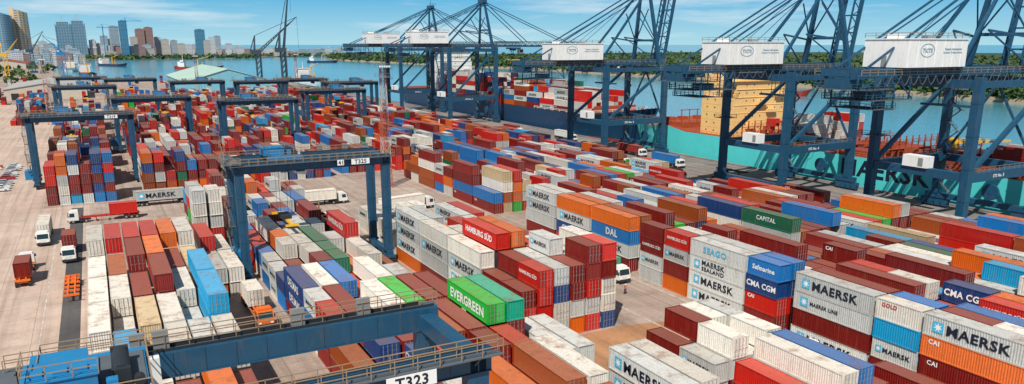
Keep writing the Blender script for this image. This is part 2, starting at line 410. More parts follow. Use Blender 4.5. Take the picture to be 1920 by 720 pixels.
for (x0,n,ys,a,b_,nn) in ((84,8,164,2,4,5),(108,7,160,2,3,5),(129,8,171,1,3,5)):
    block(x0,[(ys+12.7*k,hr(n,a,b_)) for k in range(nn)],p20=.3,pal=EP)
for (x0,n,y0,a,b_,ny) in ((-14,6,228,3,5,17),(9,7,222,3,5,26),(34,2,240,2,4,22),(42,8,238,2,4,27),(68,5,242,2,4,26),(86,8,240,2,4,28),(112,8,238,2,4,28),(137,5,246,2,3,24)):
    rows=[]; y=y0
    for k in range(ny):
        rows.append((y,hr(n,a,b_) if R()<.93 else hr(n,0,2))); y+=12.7
        if k%7==6: y+=9
    block(x0,rows,p20=.5,pal=FPAL)
block(-40,[(470+12.7*k,hr(4,1,4)) for k in range(14)],p20=.3,pal=FPAL)
for k in range(90):
    x=U(-160,150); y=U(640,940)
    if 40<x<150 and 620<y<800: continue
    for t in range(random.randint(1,4)): CONTS.append([x,y,t*CH,L40,random.choice(['maroon','red','orange','blue','grey','maroon']),'',t])
def deckload(x0,nx,y0,ny,z,a,b_,pal=PAL):
    for j in range(ny):
        y=y0+j*13.6; hs=hr(nx,a,b_)
        for i in range(nx):
            for k in range(hs[i]):
                c=random.choice(pal); CONTS.append([x0+i*2.5,y+6,z+k*CH,L40,c,rmark(c,L40) if i==0 else '',k+3])
SZ=9.2
deckload(200,11,297,3,SZ+.2,2,4,['white','grey','white','maroon','red','grey'])
deckload(200,11,338,4,SZ+.2,2,5,FPAL)
deckload(200,11,400,5,SZ+.2,3,6,['maroon','white','red','grey','white','navy','maroon'])
MZ=8.4
deckload(201,4,168,1,MZ+2.4,2,3,['grey','grey','maroon','white']); deckload(214,5,168,1,MZ+2.4,1,3,['grey','white','maroon','red'])
deckload(202,4,113,1,MZ+2.4,1,1,['maroon','grey']); deckload(202,3,99,1,MZ+2.4,1,2,['maroon','grey'])

def inframe(c):
    best=None
    for dx in (-1.2,1.2):
        for dy in (-c[3]/2,c[3]/2):
            for dz in (0,CH):
                u,v,d=proj(c[0]+dx,c[1]+dy,c[2]+dz)
                if 0<=u<=1920 and 0<=v<=720: best=d if best is None else min(best,d)
    return best
for i,c in enumerate(CONTS):
    d=inframe(c); c.append(d if d else 1e9)
order=sorted(range(len(CONTS)),key=lambda i:CONTS[i][7])
near=set(order[:285])
M_COLS={'ink':(.01,.016,.035),'wht':(.85,.85,.83),'star':(.09,.5,.72)}
SV=[];SF=[];SC=[]
def stuff_box(x,y,z,Lc,c,mk,d):
    col=CC[c]; k=U(.75,1.12); col=tuple(min(.9,q*k) for q in col); b=MB()
    hx=W/2; hy=Lc/2; x0,x1,y0,y1,z0,z1=x-hx,x+hx,y-hy,y+hy,z+.01,z+CH-.02
    i=.14; r=.06
    b.face([(x0,y0,z1),(x1,y0,z1),(x1,y1,z1),(x0,y1,z1)])
    b.face([(x1,y0,z0),(x1,y1,z0),(x1,y1,z1),(x1,y0,z1)])
    b.face([(x1,y1,z0),(x0,y1,z0),(x0,y1,z1),(x1,y1,z1)])
    O=[(x0,y1,z0),(x0,y0,z0),(x0,y0,z1),(x0,y1,z1)]; I=[(x0+r,y1-i,z0+i),(x0+r,y0+i,z0+i),(x0+r,y0+i,z1-i),(x0+r,y1-i,z1-i)]
    O2=[(x0,y0,z0),(x1,y0,z0),(x1,y0,z1),(x0,y0,z1)]; I2=[(x0+i,y0+r,z0+i),(x1-i,y0+r,z0+i),(x1-i,y0+r,z1-i),(x0+i,y0+r,z1-i)]
    for A,B_ in ((O,I),(O2,I2)):
        for q in range(4): b.face([A[q],A[(q+1)%4],B_[(q+1)%4],B_[q]])
        b.face(B_)
    if d<330:
        for fx in (-.75,-.25,.25,.75): b.cbox(x+fx,y0+.03,z+CH/2,.05,.05,CH-.3,3)
    if mk and d<420: mark_build(b,mk,Lc,(x,y,z),(4,5,6))
    base=len(SV); SV.extend(b.v)
    pal={0:col,3:(.3,.3,.3),4:M_COLS['ink'],5:M_COLS['wht'],6:M_COLS['star']}
    for f,m in zip(b.f,b.m):
        SF.append(tuple(base+q for q in f)); SC.append((pal[m],len(f)))
for i,c in enumerate(CONTS):
    if i in near:
        put_container(c[0],c[1],c[2],c[3],c[4],c[5],door=R()<.7,where='on the yard ground' if c[6]==0 else 'stacked on other containers')
    else: stuff_box(*c[:6],c[7])
me=bpy.data.meshes.new('container_stacks'); me.from_pydata(SV,[],SF)
ca=me.color_attributes.new('Col','FLOAT_COLOR','CORNER'); buf=[]
for cc,n in SC: buf+= [cc[0],cc[1],cc[2],1.0]*n
ca.data.foreach_set('color',buf); me.materials.append(STUFFMAT); me.update()
obj('container_stacks',me,label='endless rows of stacked multicoloured containers across the yard',cat='shipping containers',kind='stuff',group='shipping containers at the port')

# ---------------------------------------------------------------- ground, water, markings
def ground_mat(name,c1,c2,stain=(.12,.1,.09),amt=.5,grid=True):
    m,N,L,B=nm(name); tc=N.new('ShaderNodeTexCoord').outputs['Object']
    f=noise(N,L,tc,.035,6,.65); f2=ramp(N,L,noise(N,L,tc,.22,8,.75),.46,.68)
    f3=noise(N,L,tc,2.5,4,.7)
    a=mixc(N,L,ramp(N,L,f,.35,.65),c1,c2); a=mixc(N,L,math_(N,L,'MULTIPLY',f2,amt),a,stain)
    st=ramp(N,L,noise(N,L,mapping(N,L,tc,(.9,.02,1)),.9,4,.6),.46,.68); a=mixc(N,L,math_(N,L,'MULTIPLY',st,.45),a,stain)
    a=mixc(N,L,1.0,a,ramp(N,L,f3,.3,.7,(.85,.85,.85),(1.08,1.08,1.08)),'MULTIPLY')
    if grid:
        br=N.new('ShaderNodeTexBrick'); L.new(tc,br.inputs[0]); br.offset=0; br.inputs['Scale'].default_value=1
        br.inputs['Brick Width'].default_value=6; br.inputs['Row Height'].default_value=6; br.inputs['Mortar Size'].default_value=.05
        br.inputs['Color1'].default_value=(1,1,1,1); br.inputs['Color2'].default_value=(.9,.9,.9,1); br.inputs['Mortar'].default_value=(.6,.58,.55,1)
        a=mixc(N,L,1.0,a,br.outputs[0],'MULTIPLY')
    L.new(a,B.inputs['Base Color']); B.inputs['Roughness'].default_value=.85
    return m
G_CONC=ground_mat('yard_concrete',(.36,.27,.22),(.54,.44,.37),stain=(.16,.11,.09))
G_ROAD=ground_mat('road_concrete',(.54,.41,.33),(.66,.52,.43),stain=(.28,.19,.15),amt=.4)
G_SHADE=ground_mat('block_shade',(.06,.06,.065),(.12,.115,.115),stain=(.03,.03,.03),grid=False)  # dark tone for the painted shade strip beside the stacks
G_DIRT=ground_mat('dirt',(.38,.18,.08),(.54,.29,.15),stain=(.2,.1,.05),grid=False)
G_QUAY=ground_mat('quay_concrete',(.20,.18,.175),(.34,.30,.28),stain=(.08,.07,.07))
def sheet(name,pts,z,m,label=None):
    b=MB(); b.face([(p[0],p[1],z) for p in pts]); return obj(name,b.mesh(name,[m]),label=label,kind='structure')
def rect(x0,x1,y0,y1): return [(x0,y0),(x1,y0),(x1,y1),(x0,y1)]
land=[(-9000,-600),(195,-600),(195,880),(150,950),(30,990),(-25,1040),(-60,1500),(-60,2450),(150,2600),(500,2760),(820,3050),(1100,3600),(1100,12000),(-9000,12000)]
b=MB(); b.face([(x,y,0) for x,y in land],0)
for k in range(len(land)):
    p,q=land[k],land[(k+1)%len(land)]; b.face([(p[0],p[1],-5),(q[0],q[1],-5),(q[0],q[1],0),(p[0],p[1],0)],1)
obj('ground',b.mesh('ground',[G_CONC,G_QUAY]),kind='structure',label='stained light concrete yard ground ending at the quay wall')
sheet('road',rect(-60,-4.6,-80,225),.004,G_ROAD,'pale concrete perimeter road')
sheet('access_road',[(-120,225),(-15,225),(-15,640),(-120,640)],.004,G_ROAD)
sheet('block_shade_strip',rect(-8.6,-5.9,40,222),.008,G_SHADE)  # dark strip painted on the ground as shade left of the container block
sheet('yard_lane',rect(69,82,20,165),.004,ground_mat('lane_concrete',(.40,.30,.25),(.56,.45,.38),stain=(.18,.13,.1)))
sheet('dirt_ground',[(54,73),(58,72.5),(73,74.5),(74,84),(66,86.2),(54,86)],.010,G_DIRT)
sheet('quay_apron',rect(152,194.5,-60,820),.004,G_QUAY)
def worn(name,c):
    m,N,L,B=nm(name); tc=N.new('ShaderNodeTexCoord').outputs['Object']
    L.new(mixc(N,L,ramp(N,L,noise(N,L,tc,.7,6,.75),.42,.6),c,(.36,.28,.24)),B.inputs['Base Color']); B.inputs['Roughness'].default_value=.8; return m
M_LINE=worn('line_white',(.66,.62,.56)); M_LINEY=worn('line_yellow',(.6,.38,.08))
def lines(name,segs,m,label):
    b=MB()
    for (x0,x1,y0,y1,z) in segs: b.face([(x0,y0,z),(x1,y0,z),(x1,y1,z),(x0,y1,z)])
    obj(name,b.mesh(name,[m]),label=label,kind='structure')
lines('road_markings',[(-11.05,-10.87,-60,222,.013)]+[(70.5,70.7,20,165,.013),(81.4,81.6,20,165,.013)],M_LINE,'worn white painted road lines')
lines('quay_markings',[(166+4.6*k,166.25+4.6*k,-60,620,.013) for k in range(5)]+[(156,156.3,-60,620,.013)],M_LINEY,'yellow painted truck lane lines')
lines('crane_rail',[(162.9,163.1,-60,620,.016),(189.9,190.1,-60,620,.016)],M_DARK,'steel crane rails')
b=MB()
b.box(193.6,194.9,-60,880,.005,.45); obj('quay_kerb',b.mesh('quay_kerb',[G_QUAY]),kind='structure')
b=MB()
for (cx,cyy) in ((-6,209),(2,209)):
    for k in range(8): b.face([(cx+k*.6,cyy-1,.014),(cx+.3+k*.6,cyy-1,.014),(cx+.6+k*.6,cyy+1,.014),(cx+.3+k*.6,cyy+1,.014)])
obj('hatched_marking',b.mesh('hatch',[M_REDP]),kind='structure')

m,N,L,B=nm('sea_water'); tc=N.new('ShaderNodeTexCoord').outputs['Object']
f=noise(N,L,mapping(N,L,tc,(.004,.0015,1)),1,5,.6)
L.new(mixc(N,L,ramp(N,L,f,.35,.65),(.05,.24,.33),(.10,.33,.42)),B.inputs['Base Color']); B.inputs['Roughness'].default_value=.14
B.inputs['Specular IOR Level'].default_value=.6
bump(N,L,noise(N,L,mapping(N,L,tc,(.35,.2,1)),1.0,6,.7),B,.3,.35)
sheet('water',rect(-40000,60000,-20000,80000),-2.6,m,'silvery blue harbour water')

G_SHORE_SHADE=ground_mat('shaded_shore_ground',(.03,.06,.02),(.06,.09,.03),stain=(.02,.04,.015),grid=False)  # dark green colour includes the shade under the trees
shore=[(560,-200),(585,200),(612,318),(650,500),(672,761),(690,1100),(668,1440),(612,2094),(640,2350),(900,2700),(1400,3000),(3200,3300),(4200,1500),(3900,-800),(700,-900)]
b=MB(); b.face([(x,y,1.2) for x,y in shore],0)
G_SAND=mat('sand',(.30,.24,.16),.9)
ctr=Vector((1600,1200))
for k in range(len(shore)):
    p,q=Vector(shore[k]),Vector(shore[(k+1)%len(shore)])
    po=p+(p-ctr).normalized()*4; qo=q+(q-ctr).normalized()*4
    b.face([(po.x,po.y,-2.7),(qo.x,qo.y,-2.7),(q.x,q.y,1.2),(p.x,p.y,1.2)],1)
obj('far_shore_ground',b.mesh('far_shore',[G_SHORE_SHADE,G_SAND]),kind='structure',label='low green shore across the harbour')

m_leaf,N,L,B=nm('woodland_leaves'); tc=N.new('ShaderNodeTexCoord').outputs['Object']
f=noise(N,L,tc,.06,4); f2=noise(N,L,tc,.6,3)
c=mixc(N,L,ramp(N,L,f,.35,.65),(.025,.07,.02),(.08,.145,.035)); c=mixc(N,L,1.0,c,ramp(N,L,f2,.3,.7,(.55,.55,.55),(1.3,1.3,1.2)),'MULTIPLY')
L.new(c,B.inputs['Base Color']); B.inputs['Roughness'].default_value=.8
def shore_x(y):
    pts=[(585,200),(612,318),(650,500),(672,761),(690,1100),(668,1440),(612,2094),(640,2350)]
    if y<200: return 560+25*(y+200)/400
    for (a,ya),(c_,yb) in zip(pts,pts[1:]):
        if ya<=y<=yb: return a+(c_-a)*(y-ya)/(yb-ya)
    return 640+(y-2350)*.75
def leafy(b,x,y,z,r,h,n,s):
    for k in range(n):
        a=U(0,6.283); rr=r*math.sqrt(R()); t=R()
        px=x+rr*math.cos(a); py=y+rr*math.sin(a); pz=z+h*(.1+.9*t*math.sqrt(max(0.05,1-(rr/r)**2*.8)))
        v=Vector((U(-1,1),U(-1,1),U(-.6,.6))).normalized(); w=v.cross(Vector((U(-1,1),U(-1,1),U(-1,1)))).normalized()
        q=s*U(.6,1.3); p=Vector((px,py,pz)); b.face([p-v*q-w*q*.6,p+v*q-w*q*.4,p+v*q*.8+w*q*.7,p-v*q*.7+w*q*.6])
b=MB(); cnt=0
for k in range(9000):
    y=U(60,2650); dx=(R()**2.0)*1700
    if k<3600: dx=U(-4,60)
    x=shore_x(y)+dx+4
    u,v,d=proj(x,y,5)
    if u<500 or u>2120: continue
    cnt+=1
    if cnt>4600: break
    r=U(4,9); hgt=U(7,17); leafy(b,x,y,.2,r,hgt,26 if d<1100 else 13,2.0 if d<1100 else 3.4)
obj('woodland',b.mesh('woodland',[m_leaf]),label='dense green trees and palms along the far shore',cat='trees',kind='stuff')
b=MB(); b.beam((0,0,0),(.6,.2,8),.5,.5,0,.35,.35); b.beam((.6,.2,8),(1.5,.3,15),.35,.35,0,.25,.25)
trunk=b.mesh('trunk',[mat('palm_bark',(.16,.12,.08),.9)])
b=MB()
for k in range(13):
    a=k*.483; P=Vector((1.5,.3,15)); prev=P
    for s in range(4):
        nx=P+Vector((math.cos(a)*(s+1)*1.1,math.sin(a)*(s+1)*1.1,[.8,1.0,.3,-1.1][s]*U(.7,1.2))); w=Vector((-math.sin(a),math.cos(a),0))*[.5,.7,.6,.2][s]
        w0=Vector((-math.sin(a),math.cos(a),0))*[.2,.5,.7,.6][s]
        b.face([prev-w0,prev+w0,nx+w,nx-w]); prev=nx
crown=b.mesh('crown',[m_leaf])
for k in range(60):
    y=U(300,2200); x=shore_x(y)+U(10,150)
    if not(500<proj(x,y,5)[0]<1930): continue
    thing('palm_tree',[('trunk',trunk),('crown',crown)],(x,y,1.2+U(0,5)),U(0,6),'tall slender palm tree rising above the shore woodland','palm tree','palms on the far shore')

# ---------------------------------------------------------------- rubber tyred gantry cranes
SPAN=26.4; BASE=9.2
hs_,hb=SPAN/2,BASE/2
def M(fn,mats,name='part'):
    b=MB(); fn(b); return b.mesh(name,mats)
def f_leg(b):
    b.beam((0,0,2.9),(0,0,19.3),1.45,1.05,0,1.6,1.05); b.box(-.95,.95,-.75,.75,2.5,2.9)
    for z in (7,11,15): b.box(-.8,.8,-.58,.58,z,z+.12)
    b.box(-.12,.12,-.62,-.53,4,18.5)
def f_girder(b):
    b.box(-hs_-1.0,hs_+1.0,-.5,.5,19.35,21.0)
    for k in range(14): b.box(-hs_+k*2.03-.04,-hs_+k*2.03+.04,-.55,.55,19.33,21.02)
    b.box(-hs_-.8,hs_+.8,-.06,.06,21.02,21.18,1)
    b.box(-hs_-1,hs_+1,-.62,.62,19.28,19.34)
def f_walk(b):
    b.box(-hs_-1.4,hs_+1.4,-1.5,-.62,20.7,20.8,1)
    b.rail((-hs_-1.4,-1.48,20.8),(hs_+1.4,-1.48,20.8),0,step=1.5)
    b.rail((-hs_-1.4,-.66,20.8),(hs_+1.4,-.66,20.8),0,step=1.5)
    for k in range(10): b.beam((-hs_+k*2.9,-.6,19.9),(-hs_+k*2.9,-1.45,20.7),.08,.08,1)
    b.beam((-hs_-1,-1.0,20.86),(hs_+1,-1.0,20.86),.1,.1,1)
def f_walk2(b):
    b.box(-hs_-1.4,hs_+1.4,.62,1.7,20.7,20.8,1)
    b.rail((-hs_-1.4,1.68,20.8),(hs_+1.4,1.68,20.8),0,step=1.5)
    b.rail((-hs_-1.4,.7,20.8),(hs_+1.4,.7,20.8),0,step=1.5)
    b.box(-hs_,hs_,1.15,1.4,20.85,21.05,2)
    for k in range(9):
        x=-hs_+2+k*2.6
        for s in range(6):
            t0=s/6; t1=(s+1)/6; f=lambda t:(x+t*2.5,1.95,20.7-1.3*math.sin(math.pi*t))
            b.beam(f(t0),f(t1),.07,.07,2)
def f_tie(b): b.box(-.6,.6,-hb-.5,hb+.5,19.38,20.6)
def f_tierail(b):
    b.box(-1.6,1.3,-hb-1.5,hb+1.5,21.03,21.1,1); b.rail((-1.55,-hb-1.5,21.1),(-1.55,hb+1.5,21.1),0)
    b.rail((-1.55,-hb-1.5,21.1),(1.2,-hb-1.5,21.1),0)
def f_sill(b):
    b.box(-.6,.6,-hb-1.2,hb+1.2,1.7,2.5)
    for s in (-1,1):
        b.box(-.75,.75,s*hb-1.9,s*hb+1.9,1.25,1.7); b.box(-.3,.3,s*hb-.5,s*hb+.5,.7,1.3)
def f_wheel(b):
    b.cyl((-.35,0,0),(.35,0,0),.8,18,0); b.cyl((-.37,0,0),(.37,0,0),.38,12,1)
def f_eng(b):
    b.box(-1.3,1.3,-2.5,2.5,2.55,5.0); b.box(-1.35,1.35,-1,1,3,4.4,1); b.cyl((0,1.8,5),(0,1.8,6.2),.15,8,1)
def f_stairs(b):
    z=2.6; s=1
    while z<19:
        y0,y1=(-1.7,1.7) if s>0 else (1.7,-1.7)
        b.beam((-.35,y0,z),(-.35,y1,z+2.7),.06,.22); b.beam((.35,y0,z),(.35,y1,z+2.7),.06,.22)
        for k in range(9):
            t=(k+.5)/9; b.cbox(0,y0+(y1-y0)*t,z+2.7*t,.7,.25,.04,1)
        b.beam((-.35,y0,z+1),(-.35,y1,z+3.7),.06,.06,2)
        z+=2.7; b.box(-.5,.5,y1-.5,y1+.5,z-.05,z,1); b.rail((-.48,y1-.5,z),(-.48,y1+.5,z),2); s=-s
def f_trolley(b):
    b.box(-2.9,2.9,-hb+.4,-hb+1.1,21.25,21.8); b.box(-2.9,2.9,hb-1.1,hb-.4,21.25,21.8)
    for x in (-2.6,0,2.6): b.box(x-.2,x+.2,-hb+1.1,hb-1.1,21.3,21.75)
    b.box(-2.7,2.7,-hb+1.1,hb-1.1,21.76,21.84,1)
def f_tmach(b):
    b.box(-3.4,.2,-2.6,.2,21.85,23.1); b.box(-3.5,.3,-2.7,.3,23.1,23.2); b.box(-3.2,-.4,.5,2.6,21.85,22.8); b.box(-3.3,-.3,.4,2.7,22.8,22.88)
    b.cyl((1.4,-1.6,22.5),(1.4,1.6,22.5),.5,16,1); b.box(.9,1.9,-2.0,-1.6,21.85,22.9,1); b.box(.9,1.9,1.6,2.0,21.85,22.9,1)
    b.box(.6,1.2,-3,-2.3,21.85,22.7,0); b.cyl((2.3,-2.6,22.2),(2.3,-1.9,22.2),.3,10,1)
    for y in (-2,-1.0): b.box(-3.43,-3.4,y-.35,y+.35,22.0,22.9,1)
    for x in (-2.8,-1.6,-.6): b.box(x-.35,x+.35,-2.0,-1.2,23.2,23.36,0)
    b.rail((-3.5,-2.7,23.2),(.3,-2.7,23.2),2,.9,.05,1); b.rail((-3.5,-2.7,23.2),(-3.5,.3,23.2),2,.9,.05,1.2)
def f_trail(b):
    b.rail((-2.9,-hb+.4,21.85),(2.9,-hb+.4,21.85)); b.rail((-2.9,hb-.4,21.85),(2.9,hb-.4,21.85)); b.rail((2.9,-hb+.4,21.85),(2.9,hb-.4,21.85)); b.rail((-2.9,-hb+.4,21.85),(-2.9,hb-.4,21.85))
def f_cab(b):
    b.prism([(-1.0,16.9),(1.0,16.5),(1.3,17.6),(1.0,18.9),(-1.0,18.9)],-1,1,0); b.box(-.3,.3,-.3,.3,18.9,21.3)
def f_cabw(b): b.prism([(1.03,16.6),(1.33,17.6),(1.03,18.7),(1.0,18.7),(1.0,16.6)],-.85,.85,0); b.box(-.8,.8,-1.03,-1.0,17.2,18.6)
def f_spread(b):
    b.box(-.25,.25,-5.9,5.9,0,.4); b.box(-1.2,1.2,-6.05,-5.75,-.1,.3); b.box(-1.2,1.2,5.75,6.05,-.1,.3); b.box(-.9,.9,-1.8,1.8,.4,1.1,1)
RTGM={k:M(f,mt,k) for k,f,mt in (('leg',f_leg,[M_STEEL]),('girder',f_girder,[M_STEEL,M_DARK]),('walkway',f_walk,[M_RAIL,M_GRATE]),('walkway2',f_walk2,[M_RAIL,M_GRATE,M_DARK]),
  ('tie_beam',f_tie,[M_STEEL]),('end_platform',f_tierail,[M_RAIL,M_GRATE]),('sill_beam',f_sill,[M_STEEL]),('wheel',f_wheel,[M_RUB,M_STEEL]),('engine_house',f_eng,[M_STEEL2,M_DARK]),
  ('stairs',f_stairs,[M_STEEL,M_GRATE,M_RAIL]),('trolley',f_trolley,[M_STEEL2,M_GRATE]),('winch_house',f_tmach,[M_STEEL2,M_DARK,M_RAIL]),('trolley_rail',f_trail,[M_RAIL]),
  ('cabin',f_cab,[M_WPAINT]),('window',f_cabw,[M_GLASS]),('spreader',f_spread,[M_YEL,M_DARK]),('cabinet',lambda b:b.box(-.5,.5,-.17,.17,0,1.4),[M_GALV]))}
def rtg(xc,yc,tag='',troll=0.,sz=11,label='blue rubber-tyred gantry crane spanning container stacks'):
    P=[]
    for s in (-1,1):
        for t in (-1,1): P.append(('leg',RTGM['leg'],(s*hs_,t*hb,0)))
        P.append(('sill_beam',RTGM['sill_beam'],(s*hs_,0,0),None,[('wheel',RTGM['wheel'],(0,yy,.8)) for yy in (-hb-1,-hb+1,hb-1,hb+1)]))
        P.append(('tie_beam',RTGM['tie_beam'],(s*hs_,0,-.02)))
    P.append(('girder',RTGM['girder'],(0,-hb,0))); P.append(('girder',RTGM['girder'],(0,hb,0)))
    P.append(('walkway',RTGM['walkway'],(0,-hb,0))); P.append(('walkway',RTGM['walkway2'],(0,hb,0)))
    for cx in (-7,-5.6,3.6,8.6): P.append(('electrical_cabinet',RTGM['cabinet'],(cx,hb+.92,20.82)))
    P.append(('platform',RTGM['end_platform'],(-hs_-.9,0,0)))
    P.append(('engine_house',RTGM['engine_house'],(-hs_-1.6,0,0))); P.append(('stairs',RTGM['stairs'],(-hs_-1.6,-1.5,2.0)))
    cb=MB()
    for x in (-1,1):
        for y in (-1.5,1.5): cb.beam((x,y,sz+1),(x*.9,y*1.1,21.4),.05,.05)
    P.append(('trolley',RTGM['trolley'],(troll,0,0),None,[('winch_house',RTGM['winch_house']),('handrail',RTGM['trolley_rail']),
       ('cable',cb.mesh('cable',[M_DARK])),('spreader',RTGM['spreader'],(0,0,sz))]))
    P.append(('cabin',RTGM['cabin'],(troll+3.2,0,1.2),None,[('window',RTGM['window'])]))
    if tag:
        b=MB(); o=(hs_-5.2,-hb-1.56,20.1)
        b.box(o[0]-1.7,o[0]+1.7,o[1],o[1]+.02,19.75,20.75,1); b.text(tag,.72,(o[0],o[1]-.01,20.25),(1,0,0),UP,0)
        if tag=='T325': b.box(o[0]-4.3,o[0]-3.1,o[1],o[1]+.02,19.75,20.75,1); b.text('41',.7,(o[0]-3.7,o[1]-.01,20.25),(1,0,0),UP,0)
        P.append(('number_plate',b.mesh('number_plate',[M_INK,M_WHT])))
    return thing('gantry_crane',P,(xc,yc,0),0,label,'gantry crane','gantry cranes over the container stacks')
rtg(33.4,140.6,'T325',-5,9.5,label='tall dark blue gantry crane with white number plate over container rows')
rtg(7.6,48.2,'T323',-9.5,14,label='dark blue gantry crane with bright blue trolley and handrails')
rtg(-4.5,262,'T319',-3,15); rtg(19.5,335,'',4,15); rtg(54.4,303,'',-3,15); rtg(97,352,'',2,15)
rtg(-4,440,'',0,15); rtg(20,520,'',0,15); rtg(52,470,'',3,15); rtg(84,455,'',-5,15); rtg(111,470,'',3,15); rtg(-6,560,'',3,15)
rtg(126,420,'',3,15)

# ---------------------------------------------------------------- ship-to-shore cranes
GA=27.0; SP=23.0
def sts(y1,zg,up,num,apexz=62,label=''):
    yc=y1+SP/2; hy=SP/2; P=[]
    def A(name,fn,mats,loc=(0,0,0),lab=None,sub=None): P.append((name,M(fn,mats,name),loc,lab,sub))
    leg=M(lambda b:(b.beam((0,0,3.6),(0,0,zg),1.9,1.7,0),[b.cbox(0,0,z,2.05,1.85,.2) for z in (8,15,22,29)]),[M_STEEL],'leg')
    bg=M(lambda b:(b.box(-.6,.6,-3.6,3.6,1.3,2.3),[b.box(-.75,.75,k*1.8-.7,k*1.8+.7,.5,1.3) for k in (-1.5,-.5,.5,1.5)],
              [b.cyl((-.35,k*.9,.45),(.35,k*.9,.45),.43,12,1) for k in (-3.4,-2.5,-1.5,-.6,.6,1.5,2.5,3.4)]),[M_STEEL,M_DARK],'bogie')
    for x in (0,GA):
        for s in (-1,1): P.append(('leg',leg,(x,s*hy,0)))
        P.append(('sill_beam',M(lambda b:(b.box(-.8,.8,-hy-2.5,hy+2.5,2.4,3.7)),[M_STEEL],'sill_beam'),(x,0,0)))
        for s in (-1,1): P.append(('bogie',bg,(x,s*hy,0)))
        A('cross_beam',lambda b:(b.box(-.8,.8,-hy+.9,hy-.9,zg-2.4,zg-.6)),[M_STEEL],(x,0,0))
        A('portal_beam',lambda b:b.box(-.7,.7,-hy+.9,hy-.9,12.2,14.0),[M_STEEL],(x,0,0))
    for s in (-1,1):
        A('portal_beam',lambda b:(b.box(1.0,GA-1.0,s*hy-.8,s*hy+.8,12.0,14.0),b.rail((1,s*hy-.75,14.0),(GA-1,s*hy-.75,14.0),1)),[M_STEEL,M_RAIL])
        A('brace',lambda b:(b.beam((1,s*hy,14),(GA-1,s*hy,zg-2),.9,.9)),[M_STEEL])
        A('upper_beam',lambda b:(b.box(1.0,GA-1.0,s*hy-.6,s*hy+.6,zg-2.2,zg-.8)),[M_STEEL])
    A('cross_brace',lambda b:(b.beam((GA,-hy+.8,14),(GA,0,zg-2.4),.5,.5),b.beam((GA,hy-.8,14),(GA,0,zg-2.4),.5,.5)),[M_STEEL])
    gx0=-30; gx1=GA+5
    def gird(b):
        for s in (-1,1):
            b.box(gx0,gx1,s*3.6-.55,s*3.6+.55,zg,zg+2.0)
            b.box(gx0,gx1,s*5.2-.5,s*5.2+.5,zg+.6,zg+.7,1); b.rail((gx0,s*5.65,zg+.7),(gx1,s*5.65,zg+.7),2,step=2.4,t=.1)
        x=gx0
        while x<=gx1: b.box(x-.25,x+.25,-3.05,3.05,zg+.4,zg+1.6); x+=5
        for k in range(20):   # festoon cable loops
            x=gx0+3+k*2.9
            for q in range(4):
                f=lambda t:(x+t*2.8,-6.0,zg+.4-1.9*math.sin(math.pi*t))
                b.beam(f(q/4),f((q+1)/4),.1,.1,1)
    A('girder',gird,[M_STEEL,M_GRATE,M_RAIL])
    hz=zg+2.1
    def house(b):
        b.box(-18,2,-6.5,3.5,hz,hz+5.6,0); b.box(-18.2,2.2,-6.7,3.7,hz+5.6,hz+5.8,0)
        for k in range(7): b.box(-17.5+k*2.9,-17.38+k*2.9,-6.54,-6.5,hz,hz+5.5,0)
        b.box(-16,-13,-3,0,hz+5.8,hz+6.6,0); b.box(-6,-4,-3,-1,hz+5.8,hz+6.4,1); b.rail((-18,-6.6,hz+5.8),(2,-6.6,hz+5.8),2,t=.1,step=2.5); b.rail((-18,-6.6,hz+5.8),(-18,3.6,hz+5.8),2,t=.1,step=2.5)
        b.box(-18.05,-18,-2,-.8,hz+.1,hz+2.3,1)
    def htext(b):
        b.text('TICTS',.8,(-11.5,-6.56,hz+3.4),(1,0,0),UP,0)
        n=28
        for k in range(n):
            a0=2*math.pi*k/n; a1=2*math.pi*(k+1)/n
            f=lambda a,r:(-11.5+r*1.7*math.cos(a),-6.55,hz+3.4+r*math.sin(a))
            b.face([f(a0,1.25),f(a1,1.25),f(a1,1.37),f(a0,1.37)],0)
        b.text('Tanzania International',.42,(-3.0,-6.56,hz+3.7),(1,0,0),UP,0); b.text('Container Terminal Services',.36,(-3.0,-6.56,hz+3.0),(1,0,0),UP,0)
    P.append(('machinery_house',M(house,[M_HOUSE,M_GALV,M_RAIL],'machinery_house'),(0,0,0),None,[('lettering',M(htext,[M_LOGO],'lettering'))]))
    def plat(b):
        for (x0,x1,z) in ((-31,-20,zg-2.2),(-28,-14,zg-4.4),(-26,-19,zg-6.2)):
            b.box(x0,x1,-6,5,z,z+.15,1)
            for yy in (-6,5): b.rail((x0,yy,z+.15),(x1,yy,z+.15),0,t=.09,step=1.4)
            b.rail((x0,-6,z+.15),(x0,5,z+.15),0,t=.09,step=1.4)
            for x in (x0+.3,x1-.3):
                for yy in (-5.5,4.5): b.beam((x,yy,z),(x,yy,zg+.4),.25,.25,2)
        b.box(-30,-26,-3,3,zg-2,zg-.2,2); b.box(-22,-18,-2,2,zg-4.2,zg-2.8,2); b.beam((-31,-6,zg-2),(-24,-6,zg+.4),.2,.2,2); b.beam((-14,-6,zg-4.2),(-20,-6,zg+.4),.2,.2,2)
    A('service_platform',plat,[M_RAILD,M_GRATE,M_STEEL])
    ax=GA-2.0
    def pyl(b):
        for s in (-1,1):
            b.beam((GA,s*hy*.72,zg-.8),(ax,s*2.2,apexz),1.3,1.2,0,.9,.9)
            b.beam((2,s*5,zg+1.5),(ax-.5,s*2.2,apexz-1),.7,.7)
            b.beam((13,s*4.0,zg+1.5+ (apexz-zg)*.3),(GA-1,s*6,zg+(apexz-zg)*.3),.45,.45)
            b.beam((13,s*4.0,zg+1.5+(apexz-zg)*.3),(GA-1,s*8,zg+1),.3,.3)
            b.beam((19,s*3.2,zg+(apexz-zg)*.66),(GA-1,s*6,zg+(apexz-zg)*.3),.3,.3)
